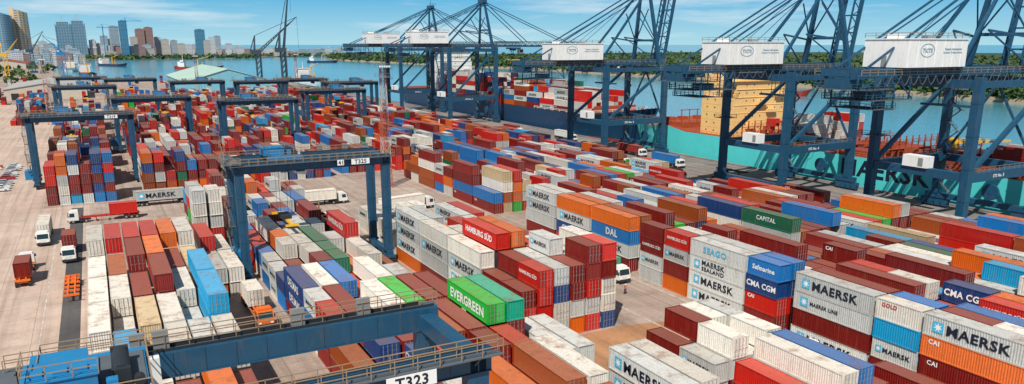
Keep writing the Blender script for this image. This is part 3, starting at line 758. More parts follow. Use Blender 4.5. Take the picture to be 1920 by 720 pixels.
        b.box(ax-1.2,ax+1.2,-3.2,3.2,apexz-.4,apexz+1.2); b.beam((GA-.7,-6,zg+9),(GA-.7,6,zg+9),.8,.8); b.beam((GA-.7,-6,zg+9),(ax,2.5,apexz-8),.3,.3); b.beam((GA-.7,6,zg+9),(ax,-2.5,apexz-8),.3,.3)
        b.rail((ax-2,-3.4,apexz+1.2),(ax+2,-3.4,apexz+1.2),1,t=.1); b.beam((ax,0,apexz+1),(ax,0,apexz+5),.15,.15)
    A('pylon',pyl,[M_STEEL,M_RAILD])
    def stays(b):
        for s in (-1,1):
            b.beam((ax,s*2.4,apexz),(gx0+4,s*3.6,zg+2),.4,.4); b.beam((ax,s*2.0,apexz-2),(-12,s*3.6,zg+7.8),.25,.25); b.beam((ax,s*1.2,apexz),(-4,s*2.0,zg+7.8),.12,.12)
            if not up:
                b.beam((ax,s*2.4,apexz),(GA+24,s*2.6,zg+3),.35,.35); b.beam((ax,s*2.4,apexz),(GA+50,s*2.6,zg+3),.35,.35)
    A('backstay',stays,[M_STEEL])
    an=math.radians(80 if up else 0); BL=58; hxx=GA+6
    def boom(b):
        def Q(l,o,y): return (hxx+l*math.cos(an)-o*math.sin(an),y,zg+.6+l*math.sin(an)+o*math.cos(an))
        for s in (-1,1):
            b.beam(Q(0,0,s*2.8),Q(BL,0,s*2.8),.9,.9); b.beam(Q(0,2.4,s*2.2),Q(BL-5,2.2,s*2.2),.4,.4)
            n=14
            for k in range(n):
                l0=k*BL/n; l1=(k+1)*BL/n
                b.beam(Q(l0,.2,s*2.8),Q((l0+l1)/2,2.3,s*2.2),.22,.22); b.beam(Q((l0+l1)/2,2.3,s*2.2),Q(l1,.2,s*2.8),.22,.22)
        for k in range(12): b.beam(Q(k*BL/11.5,0,-2.8),Q(k*BL/11.5,0,2.8),.4,.4)
        if not up:
            for s in (-1,1): b.rail((hxx,s*3.6,zg+1),(hxx+BL,s*3.6,zg+1),1,t=.09,step=2.5)
    A('boom',boom,[M_STEEL,M_RAIL])
    if up:
        A('forestay',lambda b:[(b.beam((ax,s*2.4,apexz+.5),(hxx+8,s*2.6,zg+27),.3,.3),b.beam((ax,s*2.4,apexz+.5),(hxx+10,s*2.6,zg+48),.3,.3)) for s in (-1,1)],[M_STEEL])
    tx=8 if up else 44
    def trol(b): b.box(tx-3,tx+3,-3.2,3.2,zg-1.0,zg-.1,0); b.box(tx-2,tx+1,-1,1,zg-1.8,zg-1,1)
    A('trolley',trol,[M_STEEL,M_DARK])
    A('operator_cabin',lambda b:(b.prism([(tx+3,zg-3.4),(tx+5.4,zg-3.4),(tx+5.8,zg-1.8),(tx+5.4,zg-.6),(tx+3,zg-.6)],-1.2,1.2,0),b.box(tx+3.3,tx+5.3,-1.23,-1.2,zg-2.8,zg-1.2,1)),[M_WPAINT,M_GLASS])
    def sprd(b):
        zz=zg-7; b.box(tx-.8,tx+.8,-6,6,zz,zz+.5)
        for x in (-.7,.7):
            for y in (-1.6,1.6): b.beam((tx+x,y,zz+.5),(tx+x,y,zg-.8),.12,.12,1)
    A('spreader',sprd,[M_YEL if not up else M_STEEL,M_DARK])
    def stair(b):
        z=4.4; s=1
        while z<zg-3:
            y0,y1=(hy-4.4,hy-1.4) if s>0 else (hy-1.4,hy-4.4)
            b.beam((GA-1.6,y0,z),(GA-1.6,y1,z+2.6),.7,.12,1); b.beam((GA-2.0,y0,z+1),(GA-2.0,y1,z+3.6),.08,.08,0)
            z+=2.6; b.box(GA-2.1,GA-.9,y1-.6,y1+.6,z-.06,z,1); s=-s
    A('stairs',stair,[M_RAILD,M_GRATE])
    A('ladder',lambda b:(b.beam((-1.15,-.3,4),(-1.15,-.3,zg-2.5),.08,.08),b.beam((-1.15,.3,4),(-1.15,.3,zg-2.5),.08,.08),[b.box(-1.18,-1.12,-.3,.3,4+k*.6,4.06+k*.6) for k in range(int((zg-7)/.6))]),[M_RAILD],(0,hy,0))
    for z in (20,26):
        A('leg_platform',lambda b:(b.box(-2.2,2.2,hy-2.2,hy+2.2,z,z+.12,1),b.rail((-2.2,hy-2.2,z),(2.2,hy-2.2,z),0,t=.09),b.rail((-2.2,hy-2.2,z),(-2.2,hy+2.2,z),0,t=.09)),[M_RAILD,M_GRATE])
    b=MB(); b.box(7,14,-hy-.83,-hy-.805,12.5,13.5,1); b.text('STS No. '+num,.65,(10.5,-hy-.84,13.0),(1,0,0),UP,0)
    P.append(('number_plate',b.mesh('number_plate',[M_WHT,M_STEEL])))
    P.append(('cable_reel',M(lambda b:(b.cyl((-.3,0,6.2),(.3,0,6.2),2.0,20),b.cyl((-.4,0,6.2),(.4,0,6.2),.5,12)),[M_STEEL],'cable_reel'),(GA-1.6,-3,0)))
    P.append(('electric_house',M(lambda b:(b.box(-1.2,1.2,-3,3,14.02,16.6),b.box(-1.23,-1.2,-2,-.8,14.3,16.2,1)),[M_HOUSE,M_GALV],'electric_house'),(0,0,0)))
    thing('ship_to_shore_crane',P,(163,yc,0),0,label,'harbour crane','quay cranes')
sts(440,39.5,False,'1',63,'dark blue quay crane with lowered boom over a cargo ship')
sts(368,39.5,False,'2',63,'dark blue quay crane with boom reaching over the navy ship')
sts(229,33.5,True,'3',62,'blue quay crane with white machinery house and raised boom')
sts(145,33.8,True,'4',62,'blue quay crane with raised boom beside the turquoise ship')
sts(95,34.3,True,'5',62,'blue quay crane with lettered white machinery house on the quay')

# ---------------------------------------------------------------- ships
def hull_mesh(ybow,ystern,xc,half,zd,zbot,m1,m2,m3,bowflare=4):
    b=MB(); n=36; Lh=ystern-ybow; rings=[]
    for k in range(n+1):
        t=(k/n)**1.4; y=ybow+Lh*t
        wd=half*min(1,(t/.11)**.55) if t>0 else .15; ww=half*min(1,(t/.2)**.85) if t>0 else .08
        if t>.94: wd*=1-.12*((t-.94)/.06); ww*=1-.35*((t-.94)/.06)
        sh=max(0,1-t/.13)**1.5*bowflare+(1.5 if t>.9 else 0)
        rk=max(0,1-t/.1)
        z1=zd+sh; zm=-1.2
        ring=[]
        for s in (-1,1):
            pts=[(xc+s*wd,y-6*rk,z1),(xc+s*(wd*.55+ww*.45),y-2.5*rk,(z1+zm)/2+.5),(xc+s*ww,y,zm),(xc+s*ww*.93,y+1*rk,zbot)]
            ring.append(pts)
        rings.append(ring)
    for k in range(n):
        for si in (0,1):
            A,B_=rings[k][si],rings[k+1][si]
            for j in range(3):
                f=[A[j],B_[j],B_[j+1],A[j+1]]
                if si==1: f=f[::-1]
                b.face(f,1 if j==2 else 0)
        b.face([rings[k][0][0],rings[k][1][0],rings[k+1][1][0],rings[k+1][0][0]],2)
    a=rings[-1]; b.face([*a[0],*a[1][::-1]],0)
    return b.mesh('hull',[m1,m2,m3]),rings
M_TEAL=mat('hull_turquoise',(.09,.66,.66),.45,var=.08,ns=.15,dirt=(.16,.2,.18),dirtamt=.2)
M_NAVY=mat('hull_navy',(.012,.05,.12),.4,var=.2,ns=.15,dirt=(.1,.07,.05),dirtamt=.35)
M_BOOT=mat('boot_topping',(.28,.03,.02),.6); M_DECK=mat('deck_brown',(.26,.05,.03),.75,var=.35,ns=.4)
M_TAN=mat('superstructure_tan',(.9,.58,.23),.55,var=.08,ns=.2,dirt=(.5,.24,.08),dirtamt=.35)
M_RUSTY=mat('rusty_frame',(.36,.07,.025),.7,var=.4)
def superstr(xc,w,y0,y1,z0,nf,fh,mw):
    P=[]
    def body(b):
        for k in range(nf):
            ins=.0 if k<2 else .8*(k>nf-3)
            b.box(xc-w/2+ins,xc+w/2-ins,y0+.04*k,y1,z0+k*fh,z0+(k+1)*fh-.1)
            b.box(xc-w/2-.05+ins,xc+w/2+.05-ins,y0-.03,y1+.1,z0+(k+1)*fh-.09,z0+(k+1)*fh)
        for (bx,bz) in ((-.28,1),(.1,3),(-.1,4),(.25,5)): b.box(xc+w*bx,xc+w*bx+4.5,y0-1.2,y0-.05,z0+bz*fh,z0+bz*fh+1.2)
        zt=z0+nf*fh
        b.box(xc-w/2-2.5,xc+w/2+2.5,y0-.5,y0+5,zt+.02,zt+.25); b.box(xc-w/2+3,xc+w/2-3,y0+.3,y1-1,zt+.25,zt+2.9)
        b.box(xc-w/2+2.6,xc+w/2-2.6,y0-.1,y1-.6,zt+2.9,zt+3.1)
        b.rail((xc-w/2-2.5,y0-.5,zt+.25),(xc+w/2+2.5,y0-.5,zt+.25),0,1.1,.12,1.2)
    P.append(('deckhouse',M(body,[mw],'deckhouse')))
    win=M(lambda b:(b.box(-.22,.22,-.03,.03,0,.5)),[M_GLASS],'window')
    for k in range(nf):
        for i in range(int(w/3.6)):
            if R()<.3: continue
            P.append(('window',win,(xc-w/2+2+i*3.6,y0+.04*k-.03,z0+k*fh+1.3)))
    winx=M(lambda b:(b.box(-.03,.03,-.25,.25,0,.5)),[M_GLASS],'window')
    for k in range(nf):
        ins=.0 if k<2 else .8*(k>nf-3)
        for i in range(int((y1-y0)/4)): P.append(('window',winx,(xc-w/2+ins-.03,y0+2+i*4,z0+k*fh+1.3)))
    zt=z0+nf*fh
    P=P[:98]
    P.append(('bridge_window',M(lambda b:(b.box(xc-w/2+3.2,xc+w/2-3.2,y0+.2,y0+.27,zt+1.3,zt+2.3)),[M_GLASS],'bridge_window')))
    P.append(('mast',M(lambda b:(b.beam((xc,y0+3,zt+3),(xc,y0+3,zt+11),.6,.6,0,.3,.3),b.beam((xc-3,y0+3,zt+7),(xc+3,y0+3,zt+7),.2,.2),b.cyl((xc,y0+2.4,zt+8.5),(xc,y0+2.6,zt+8.5),.8,10)),[mw],'mast')))
    P.append(('funnel',M(lambda b:(b.box(xc-4,xc+4,y1+2,y1+9,z0,zt+2),b.box(xc-4.1,xc+4.1,y1+1.9,y1+9.1,zt-3,zt-1,1),b.cyl((xc-1,y1+5,zt+2),(xc-1,y1+5.4,zt+4),.6,10,2)),[mw,M_TEAL,M_DARK],'funnel')))
    return P
hm,rings=hull_mesh(-30,258,213,14.8,MZ,-4,M_TEAL,M_BOOT,M_DECK,5)
P=[('hull',hm)]
b=MB(); b.text('MAERSK',4.6,(198.12,139.5,5.2),RT,UP,0,'c',1.12)
P.append(('lettering',b.mesh('lettering',[M_INK])))
def hatch(b):
    y=-6
    while y<196:
        for k in range(3):
            if R()<.85: b.box(200.6+k*8.4,208.6+k*8.4,y,y+11.6,MZ+.05,MZ+U(1.4,2.3))
        y+=13.6
P.append(('hatch_cover',M(hatch,[M_DECK],'hatch_cover')))
def lash(b):
    y=-7; z=MZ
    while y<204:
        for x in range(10):
            b.beam((199.4+x*3,y,z),(199.4+x*3,y,z+6.2 if int(y)%3 else z+4.2),.3,.3)
        for zz in (z+2.4,z+4.1): b.box(199,227,y-.35,y+.35,zz,zz+.15)
        b.rail((199,y-.3,z+4.25),(227,y-.3,z+4.25),0,1,.1,3)
        for x in range(0,9,2): b.beam((199.4+x*3,y,z+.1),(202.4+x*3,y,z+4.0),.15,.15)
        for k in range(5): b.cbox(200+U(0,26),y+U(2,11),z+2.6,U(.6,2.4),U(.6,2),U(.8,2))
        y+=13.6
P.append(('lashing_bridge',M(lash,[M_RUSTY],'lashing_bridge')))
P.append(('deck_rail',M(lambda b:b.rail((198.5,-5,MZ+.05),(198.5,254,MZ+.05),0,1.2,.1,2.5),[M_ORG],'deck_rail')))
P.append(('deck_rail',M(lambda b:b.rail((227.5,-5,MZ+.05),(227.5,254,MZ+.05),0,1.2,.1,2.5),[M_ORG],'deck_rail')))
P+=superstr(214,26,203,220,MZ+.1,7,2.8,M_TAN)
def stern(b):
    b.box(200.5,226,230,250,MZ+.1,MZ+3)
    for x in (203,209,217,223):
        b.cyl((x,252,MZ),(x,252,MZ+1.3),.6,10); b.box(x-1.5,x+1.5,238,241,MZ+3,MZ+4.4)
    for x in (201,205,209): b.beam((x,231,MZ+3),(x,231,MZ+8),.3,.3)
    b.box(200.5,210,230.8,231.2,MZ+7.6,MZ+7.9)
P.append(('stern_deck',M(stern,[M_RUSTY],'stern_deck')))
for yy in (88,126,190):
    P.append(('deck_crane',M(lambda b:(b.cyl((0,0,MZ),(0,0,MZ+5),.9,12),b.box(-1.4,1.4,-1.6,1.6,MZ+5,MZ+7.6),b.beam((0,-1,MZ+6.5),(3,-14,MZ+8),.7,.9,0,.4,.4),b.beam((0,0,MZ+7.6),(3,-14,MZ+8.3),.12,.12)),[M_REDP if yy!=126 else M_YEL],'deck_crane'),(206.6,yy,0)))
thing('container_ship',P,(0,0,0),0,'turquoise container ship with tan deckhouse and rusty lashing bridges','ship')
hm,rings=hull_mesh(268,545,214,15.4,SZ,-4,M_NAVY,M_BOOT,M_DECK,5)
P=[('hull',hm)]
P.append(('bow_rail',M(lambda b:[b.rail((rings[k][s][0][0],rings[k][s][0][1],rings[k][s][0][2]),(rings[k+1][s][0][0],rings[k+1][s][0][1],rings[k+1][s][0][2]),0,1.2,.16,2.5) for k in range(1,14) for s in (0,1)],[M_WPAINT],'bow_rail')))
P+=superstr(214,25,474,488,SZ+.1,9,3.0,M_WPAINT)
def fore(b):
    z=SZ
    b.box(212.5,215.5,282,287,z+2,z+4); b.beam((214,285,z+3),(214,285,z+15),.6,.6,0,.3,.3); b.box(202,226,292.4,293,z+.1,z+4)
    for y in range(337,470,14):
        b.box(199.5,228.5,y-.8,y-.3,z+.2,z+3.6)
    for x in (208,220): b.cyl((x,280,z+2),(x,280,z+3.6),.7,10)
P.append(('foredeck_gear',M(fore,[M_RUSTY],'foredeck_gear')))
thing('container_ship',P,(0,0,0),0,'navy blue container ship with white deckhouse moored at the quay','ship')
def small_ship(xc,yc,Ls,hw,hullm,rz,lab):
    hm,_=hull_mesh(-Ls/2,Ls/2,0,hw,4,-4,hullm,M_BOOT,M_DECK,2.5)
    P=[('hull',hm),('deckhouse',M(lambda b:(b.box(-hw*.8,hw*.8,Ls*.28,Ls*.42,4,13),b.box(-hw,hw,Ls*.29,Ls*.36,13,15.5),b.beam((0,Ls*.32,15),(0,Ls*.32,23),.5,.5)),[M_WPAINT],'deckhouse')),
       ('window',M(lambda b:(b.box(-hw*.9,hw*.9,Ls*.29-.05,Ls*.29,13.9,14.8)),[M_GLASS],'window')),
       ('deck_crane',M(lambda b:(b.beam((0,0,4),(0,0,18),1.4,1.4),b.beam((0,0,17),(0,-Ls*.25,22),.7,.7),b.beam((0,-Ls*.1,4),(0,-Ls*.1,12),1,1)),[M_YEL],'deck_crane'))]
    thing('cargo_ship',P,(xc,yc,-2.0),rz,lab,'ship')
small_ship(-5,1250,95,8,M_NAVY,.1,'small dark cargo ship moored across the inner harbour')
small_ship(170,1500,80,7,M_BOOT,1.2,'red hulled cargo ship anchored in the harbour')
small_ship(40,1800,110,9,M_NAVY,.4,'dark cargo ship anchored off the city')
small_ship(225,905,90,8,M_WPAINT,.1,'white coaster moored beyond the quay')
small_ship(-30,1500,100,9,M_WPAINT,.05,'white passenger ferry moored at the inner port')
small_ship(500,1900,70,7,M_NAVY,1.4,'small dark ship crossing the harbour')
small_ship(530,470,26,3.2,M_BOOT,.9,'small red work boat on the river')

# ---------------------------------------------------------------- lattice light masts
def mast(x,y,h,w0,w1,lab):
    def tower(b):
        n=int(h/2.4)
        for k in range(n):
            t0,t1=k/n,(k+1)/n; a=w0+(w1-w0)*t0; c=w0+(w1-w0)*t1; m=(k//3)%2
            A=[(-a,-a,h*t0),(a,-a,h*t0),(a,a,h*t0),(-a,a,h*t0)]; C=[(-c,-c,h*t1),(c,-c,h*t1),(c,c,h*t1),(-c,c,h*t1)]
            for q in range(4):
                b.beam(A[q],C[q],.17,.17,m); r=(q+1)%4
                b.beam(A[q],C[r],.09,.09,m); b.beam(A[r],C[q],.09,.09,m); b.beam(C[q],C[r],.09,.09,m)
    P=[('lattice_tower',M(tower,[mat('mast_red',(.4,.1,.07),.6),mat('mast_grey',(.45,.38,.34),.6)],'lattice_tower')),
       ('platform',M(lambda b:[(b.box(-1.7,1.7,-1.7,1.7,z,z+.12),b.rail((-1.7,-1.7,z),(1.7,-1.7,z)),b.rail((-1.7,-1.7,z),(-1.7,1.7,z)),b.rail((1.7,-1.7,z),(1.7,1.7,z)),b.rail((-1.7,1.7,z),(1.7,1.7,z))) for z in (h,h-2.6)],[M_GALV],'platform')),
       ('antenna',M(lambda b:b.beam((0,0,h),(0,0,h+4),.12,.12),[M_GALV],'antenna'))]
    lamp=M(lambda b:(b.box(-.3,.3,-.25,.15,0,.5),b.box(-.27,.27,-.28,-.25,.03,.47,1)),[M_GALV,M_WHT],'floodlight')
    for k in range(5): P.append(('floodlight',lamp,(-1.4+k*.7,-1.8,h+.2)))
    thing('light_mast',P,(x,y,0),0,lab,'light mast','floodlight masts in the yard')
mast(73,212,34.5,1.3,.65,'tall red and grey lattice floodlight mast on the open concrete')
mast(-22,470,33,1.3,.6,'red and grey lattice floodlight mast beside the yard road')
mast(62,560,33,1.3,.6,'distant lattice floodlight mast among container rows')
mast(140,610,33,1.3,.6,'distant lattice floodlight mast near the quay')
mast(5,800,38,1.3,.6,'distant lattice floodlight mast near the sheds')

# ---------------------------------------------------------------- harbour cranes, shed
M_CRDK=mat('crane_dark_grey',(.04,.07,.10),.55)
def luffing(x,y,h,tip,lab,mm=M_STEEL,k_=1.0):
    def tw(b):
        b.box(-5,5,-5,5,0,3); n=int(h/5)
        for k in range(n):
            z0=3+k*(h-3)/n; z1=3+(k+1)*(h-3)/n
            for sx in (-1,1):
                for sy_ in (-1,1): b.beam((sx*2,sy_*2,z0),(sx*2,sy_*2,z1),.5*k_,.5*k_)
                b.beam((sx*2,-2,z0),(sx*2,2,z1),.25*k_,.25*k_); b.beam((-2,sx*2,z0),(2,sx*2,z1),.25*k_,.25*k_)
    def bm(b):
        p=Vector((1,0,h+1)); q=Vector(tip); d=(q-p)
        for s in (-1,1): b.beam(p+Vector((0,s*1.3,0)),q,.5*k_,.5*k_,0,.3*k_,.3*k_); b.beam(p+Vector((-.8,s*1.0,2.2)),q,.35*k_,.35*k_)
        n=16
        for k in range(n):
            a=p+d*(k/n); c=p+d*((k+1)/n); sc=1-k/n
            b.beam(a+Vector((0,-1.3*sc,0)),c+Vector((0,1.3*sc,0)),.2*k_,.2*k_); b.beam(a+Vector((0,1.3*sc,0)),c+Vector((-.8*sc,1.0*sc,2.2*sc)),.2*k_,.2*k_)
    P=[('tower',M(tw,[mm],'tower')),('machine_house',M(lambda b:(b.box(-7,2.5,-2.8,2.8,h,h+4)),[mm],'machine_house')),('boom',M(bm,[mm],'boom')),
       ('mast',M(lambda b:(b.beam((-3,-2,h+4),(-2,0,h+17),.6*k_,.6*k_),b.beam((-3,2,h+4),(-2,0,h+17),.6*k_,.6*k_),b.beam((-7,0,h+3),(-2,0,h+17),.5*k_,.5*k_)),[mm],'mast')),
       ('cable',M(lambda b:(b.beam((-2,0,h+17),tip,.22*k_,.22*k_),b.beam(tip,(tip[0],tip[1],tip[2]-28),.18,.18)),[M_DARK],'cable'))]
    thing('harbour_crane',P,(x,y,0),0,lab,'harbour crane','mobile harbour cranes')
luffing(160,745,34,(9,-3,98),'tall dark lattice boom harbour crane on a steel tower',M_CRDK,2.2)
luffing(140,760,32,(34,-18,66),'dark lattice boom harbour crane beside the quay',M_CRDK,1.7)
luffing(-30,1150,28,(-20,10,52),'harbour crane with raised boom at the inner port',M_STEEL2,1.5)
luffing(-75,1350,30,(18,10,60),'blue harbour crane at the inner port',M_STEEL,1.5)
luffing(-110,980,26,(-16,10,50),'harbour crane beside the old quay',M_STEEL2,1.4)
luffing(-95,1180,26,(16,10,48),'yellow harbour crane at the inner port',M_YEL,1.4)
def shed(x0,x1,y0,y1,h,hr_,roofm,wallm,lab):
    cx,cyy=(x0+x1)/2,(y0+y1)/2; w,d=(x1-x0)/2,(y1-y0)/2
    P=[]
    P.append(('wall',M(lambda b:b.prism([(-w,0),(w,0),(w,h),(0,h+hr_),(-w,h)],-d,d),[wallm],'wall')))
    def rf(b):
        for s in (-1,1):
            b.hexa([(s*(w+.8),-d-.6,h-.3),(0,-d-.6,h+hr_+.15),(0,d+.6,h+hr_+.15),(s*(w+.8),d+.6,h-.3),(s*(w+.8),-d-.6,h),(0,-d-.6,h+hr_+.5),(0,d+.6,h+hr_+.5),(s*(w+.8),d+.6,h)])
            for k in range(int(2*d/6)): b.beam((s*w,-d+k*6,h+.1),(0,-d+k*6,h+hr_+.55),.3,.15)
    P.append(('roof',M(rf,[roofm],'roof')))
    dr=M(lambda b:(b.box(-2.5,2.5,-.08,.08,0,5)),[M_DARK],'door')
    for k in range(max(1,int(2*w/14))): P.append(('door',dr,(-w+7+k*14,-d-.08,0)))
    drx=M(lambda b:(b.box(-.08,.08,-2.5,2.5,0,5)),[M_DARK],'door')
    for k in range(max(1,int(2*d/20))): P.append(('door',drx,(-w-.08,-d+8+k*20,0)))
    thing('warehouse',P,(cx,cyy,0),0,lab,'warehouse')
M_GROOF=mat('roof_pale_green',(.42,.58,.5),.6,var=.15,ns=.05,dirt=(.25,.2,.15),dirtamt=.2); M_BWALL=mat('wall_pale_blue',(.2,.5,.62),.7); M_GREYR=mat('roof_grey',(.42,.42,.41),.7,var=.2,ns=.05)
M_WWALL=mat('wall_cream',(.55,.5,.42),.8); M_RROOF=mat('roof_red',(.35,.1,.06),.7); M_WROOF=mat('roof_white',(.65,.65,.62),.6)
shed(62,126,640,800,13,9,M_GROOF,M_BWALL,'large warehouse with pale green ribbed roof')
shed(-60,-5,690,800,8,4,M_GREYR,M_WWALL,'grey roofed port warehouse')
shed(-130,-80,560,720,8,4,M_GREYR,M_WWALL,'long grey roofed warehouse beside the road')
shed(-150,-95,800,930,8,5,M_RROOF,M_WWALL,'red roofed port warehouse')
shed(-95,-66,420,520,7,3,M_WROOF,M_WWALL,'white roofed shed beside the parking area')
shed(-170,-110,1100,1250,9,5,M_GREYR,M_WWALL,'grey warehouse at the inner port')
shed(-230,-160,1350,1500,9,5,M_WROOF,M_WWALL,'white warehouse at the inner port')
shed(-160,-100,1600,1760,9,5,M_RROOF,M_WWALL,'red roofed warehouse near the city')
shed(-84,-70,255,330,5,2,M_GREYR,M_WWALL,'low grey roofed gate building')

# ---------------------------------------------------------------- city
def bmat(name,wall,glass,fh=3.6,fw=3.4,vz=.5,vx=.7):
    m,N,L,B=nm(name); tc=N.new('ShaderNodeTexCoord').outputs['Object']; sx=N.new('ShaderNodeSeparateXYZ'); L.new(tc,sx.inputs[0])
    fz=math_(N,L,'FRACT',math_(N,L,'DIVIDE',sx.outputs[2],fh)); fx=math_(N,L,'FRACT',math_(N,L,'DIVIDE',math_(N,L,'ADD',sx.outputs[0],sx.outputs[1]),fw))
    a=math_(N,L,'MULTIPLY',math_(N,L,'LESS_THAN',fz,vz),math_(N,L,'LESS_THAN',fx,vx))
    ge=N.new('ShaderNodeNewGeometry'); s2=N.new('ShaderNodeSeparateXYZ'); L.new(ge.outputs['Normal'],s2.inputs[0])
    a=math_(N,L,'MULTIPLY',a,math_(N,L,'LESS_THAN',math_(N,L,'ABSOLUTE',s2.outputs[2]),.5))
    L.new(mixc(N,L,a,wall,glass),B.inputs['Base Color']); B.inputs['Roughness'].default_value=.4; return m
BM=[bmat('facade_white',(.55,.58,.6),(.16,.26,.34)),bmat('facade_cream',(.52,.47,.4),(.18,.25,.3)),bmat('facade_grey',(.36,.42,.47),(.12,.22,.3)),  # mild distance haze is mixed into the bluish grey facade colours
    bmat('facade_brown',(.36,.19,.14),(.15,.19,.24)),bmat('facade_blue_glass',(.10,.26,.38),(.05,.18,.30),4,6,.75,.9),bmat('facade_steel_glass',(.20,.33,.42),(.06,.15,.25),4.5,7,.6,.8),
    bmat('facade_gold',(.62,.46,.28),(.1,.2,.28),6,12,.55,.5)]
def xat(u,y):
    a=(u-960)/FPX; return y*(.4772+.8525*a)/(.8788-.463*a)
def ztop(v,x,y):
    dep=(sy*x+cy*y)*cp; return H+(83-v)*6.83e-4*dep,dep
def building(u,wpx,vtop,y,mi,style=0,lab=None):
    x=xat(u,y); z,dep=ztop(vtop,x,y); w=wpx*dep/FPX*.92; d=w*U(.7,1.1); mb=BM[mi]; z=max(z,8)
    def fn(b):
        if style==1:
            b.box(-w/2,w/2,-d/2,d/2,0,z*.84); b.box(-w*.53,-w*.47,-d*.53,-d*.47,0,z*.87); b.box(w*.47,w*.53,-d*.53,-d*.47,0,z*.87)
            b.box(-w*.42,w*.42,-d*.42,d*.42,z*.84,z*.93); b.hexa([(-w*.3,-d*.3,z*.93),(w*.3,-d*.3,z*.93),(w*.3,d*.3,z*.93),(-w*.3,d*.3,z*.93),(-w*.14,-d*.14,z),(w*.14,-d*.14,z),(w*.14,d*.14,z),(-w*.14,d*.14,z)]); b.beam((0,0,z),(0,0,z+12),1,1)
        elif style==2:
            n=10; pr=[(-w/2,d/2)]+[(-w/2+w*k/n,-d/2-math.sin(math.pi*k/n)*d*.3) for k in range(n+1)]+[(w/2,d/2)]
            bb=len(b.v)
            for (px,py) in pr: b.v.append((px,py,0)); b.v.append((px,py,z*(.9+.1*(.5-px/w))))
            k2=len(pr)
            for k in range(k2):
                j=(k+1)%k2; b.f.append((bb+2*k,bb+2*j,bb+2*j+1,bb+2*k+1)); b.m.append(0)
            b.f.append(tuple(bb+2*k+1 for k in range(k2))[::-1]); b.m.append(0)
        else:
            b.box(-w/2,w/2,-d/2,d/2,0,z); b.box(-w*.2,w*.25,-d*.2,d*.2,z,z+3.5)
            if w>14: b.box(-w*.45,-w*.3,-d*.3,-d*.1,z,z+2.2)
        if style==0:
            for k in range(1,int(z/14)+1): b.box(-w/2-.3,w/2+.3,-d/2-.3,d/2+.3,k*14-.5,k*14)
            b.box(-w/2-.35,w/2+.35,-d/2-.35,-d/2+.2,z-.2,z+1.2)
    names=['white','cream','grey','brown','blue glass','steel blue glass','gold and glass']
    obj('building',M(fn,[mb],'building'),None,(x,y,0),U(-.15,.15),lab or f"{names[mi]} {'high-rise tower' if z>60 else 'city building'} on the harbour waterfront",'building','city buildings across the harbour')
building(12,30,20,2450,5,2,'blue glass high-rise tower with curved front'); building(43,28,14,2500,6,2,'gold and glass curved high-rise tower with slanted top')
building(122,25,36,2750,5,1,'steel blue twin tower with tapered crown'); building(150,25,34,2750,5,1,'steel blue twin tower with tapered crown')
for t in ((174,12,76,0),(196,14,68,2),(216,16,50,2),(234,15,40,4),(252,14,70,1),(264,16,55,3),(280,15,52,3),(296,12,70,0),(310,14,74,1),(326,12,76,2),(376,18,56,4),(398,12,70,0),(408,12,68,2),(80,16,78,0),(96,12,82,2),(64,14,84,1),(340,14,82,1),(354,12,84,0),(388,12,76,1),(428,12,82,0),(448,16,88,0),(185,10,82,1),(206,12,74,0)):
    building(t[0],t[1],t[2],U(2680,2900),t[3])
for k in range(70):
    u=U(40,640); building(u,U(10,24),U(84,97) if u<460 else U(89,97),U(2800,3300) if u>300 else U(2560,3000),random.choice([0,1,2,0,1,3]))
for k in range(20):
    building(U(-10,150),U(12,28),U(92,106),U(1700,2300),random.choice([0,1,3,2]))
for (u,vt,y) in ((240,36,2700),(196,48,2650)):
    x=xat(u,y); z,_=ztop(vt,x,y)
    thing('tower_crane',[('mast',M(lambda b:b.beam((0,0,0),(0,0,z),2.6,2.6),[M_STEEL2],'mast')),('jib',M(lambda b:(b.beam((-16,0,z-5),(46,-10,z-5),1.6,1.6),b.beam((0,0,z+5),(40,-8,z-4.5),.6,.6),b.beam((0,0,z+5),(-15,0,z-4.5),.6,.6),b.beam((0,0,z),(0,0,z+5),1.2,1.2)),[M_STEEL2],'jib'))],(x,y,0),0,'construction tower crane above city buildings','tower crane')
b=MB()
for k in range(330):
    y=U(2520,2700); u=U(30,660); x=xat(u,y+ (300 if u>480 else 0)); leafy(b,x,y+(300 if u>480 else 0),0,U(8,14),U(7,14),12,4)
for k in range(120):
    x=U(-200,-60); y=U(900,2300); leafy(b,x,y,0,U(4,9),U(6,10),14,2.6)
obj('waterfront_trees',b.mesh('waterfront_trees',[m_leaf]),label='green trees along the city waterfront',cat='trees',kind='stuff')
for k in range(16):
    y=U(500,2300); x=shore_x(y)+U(12,40); w=U(6,12)
    thing('house',[('wall',M(lambda b:b.prism([(-w,0),(w,0),(w,4),(0,6.8),(-w,4)],-5,5),[M_WWALL],'wall')),
      ('roof',M(lambda b:[b.hexa([(s*(w+.6),-5.5,3.8),(0,-5.5,7),(0,5.5,7),(s*(w+.6),5.5,3.8),(s*(w+.6),-5.5,4.1),(0,-5.5,7.3),(0,5.5,7.3),(s*(w+.6),5.5,4.1)]) for s in (-1,1)],[M_RROOF],'roof'))],(x,y,1.2),U(0,3),'small cream house with red roof among the trees','house','houses on the far shore')

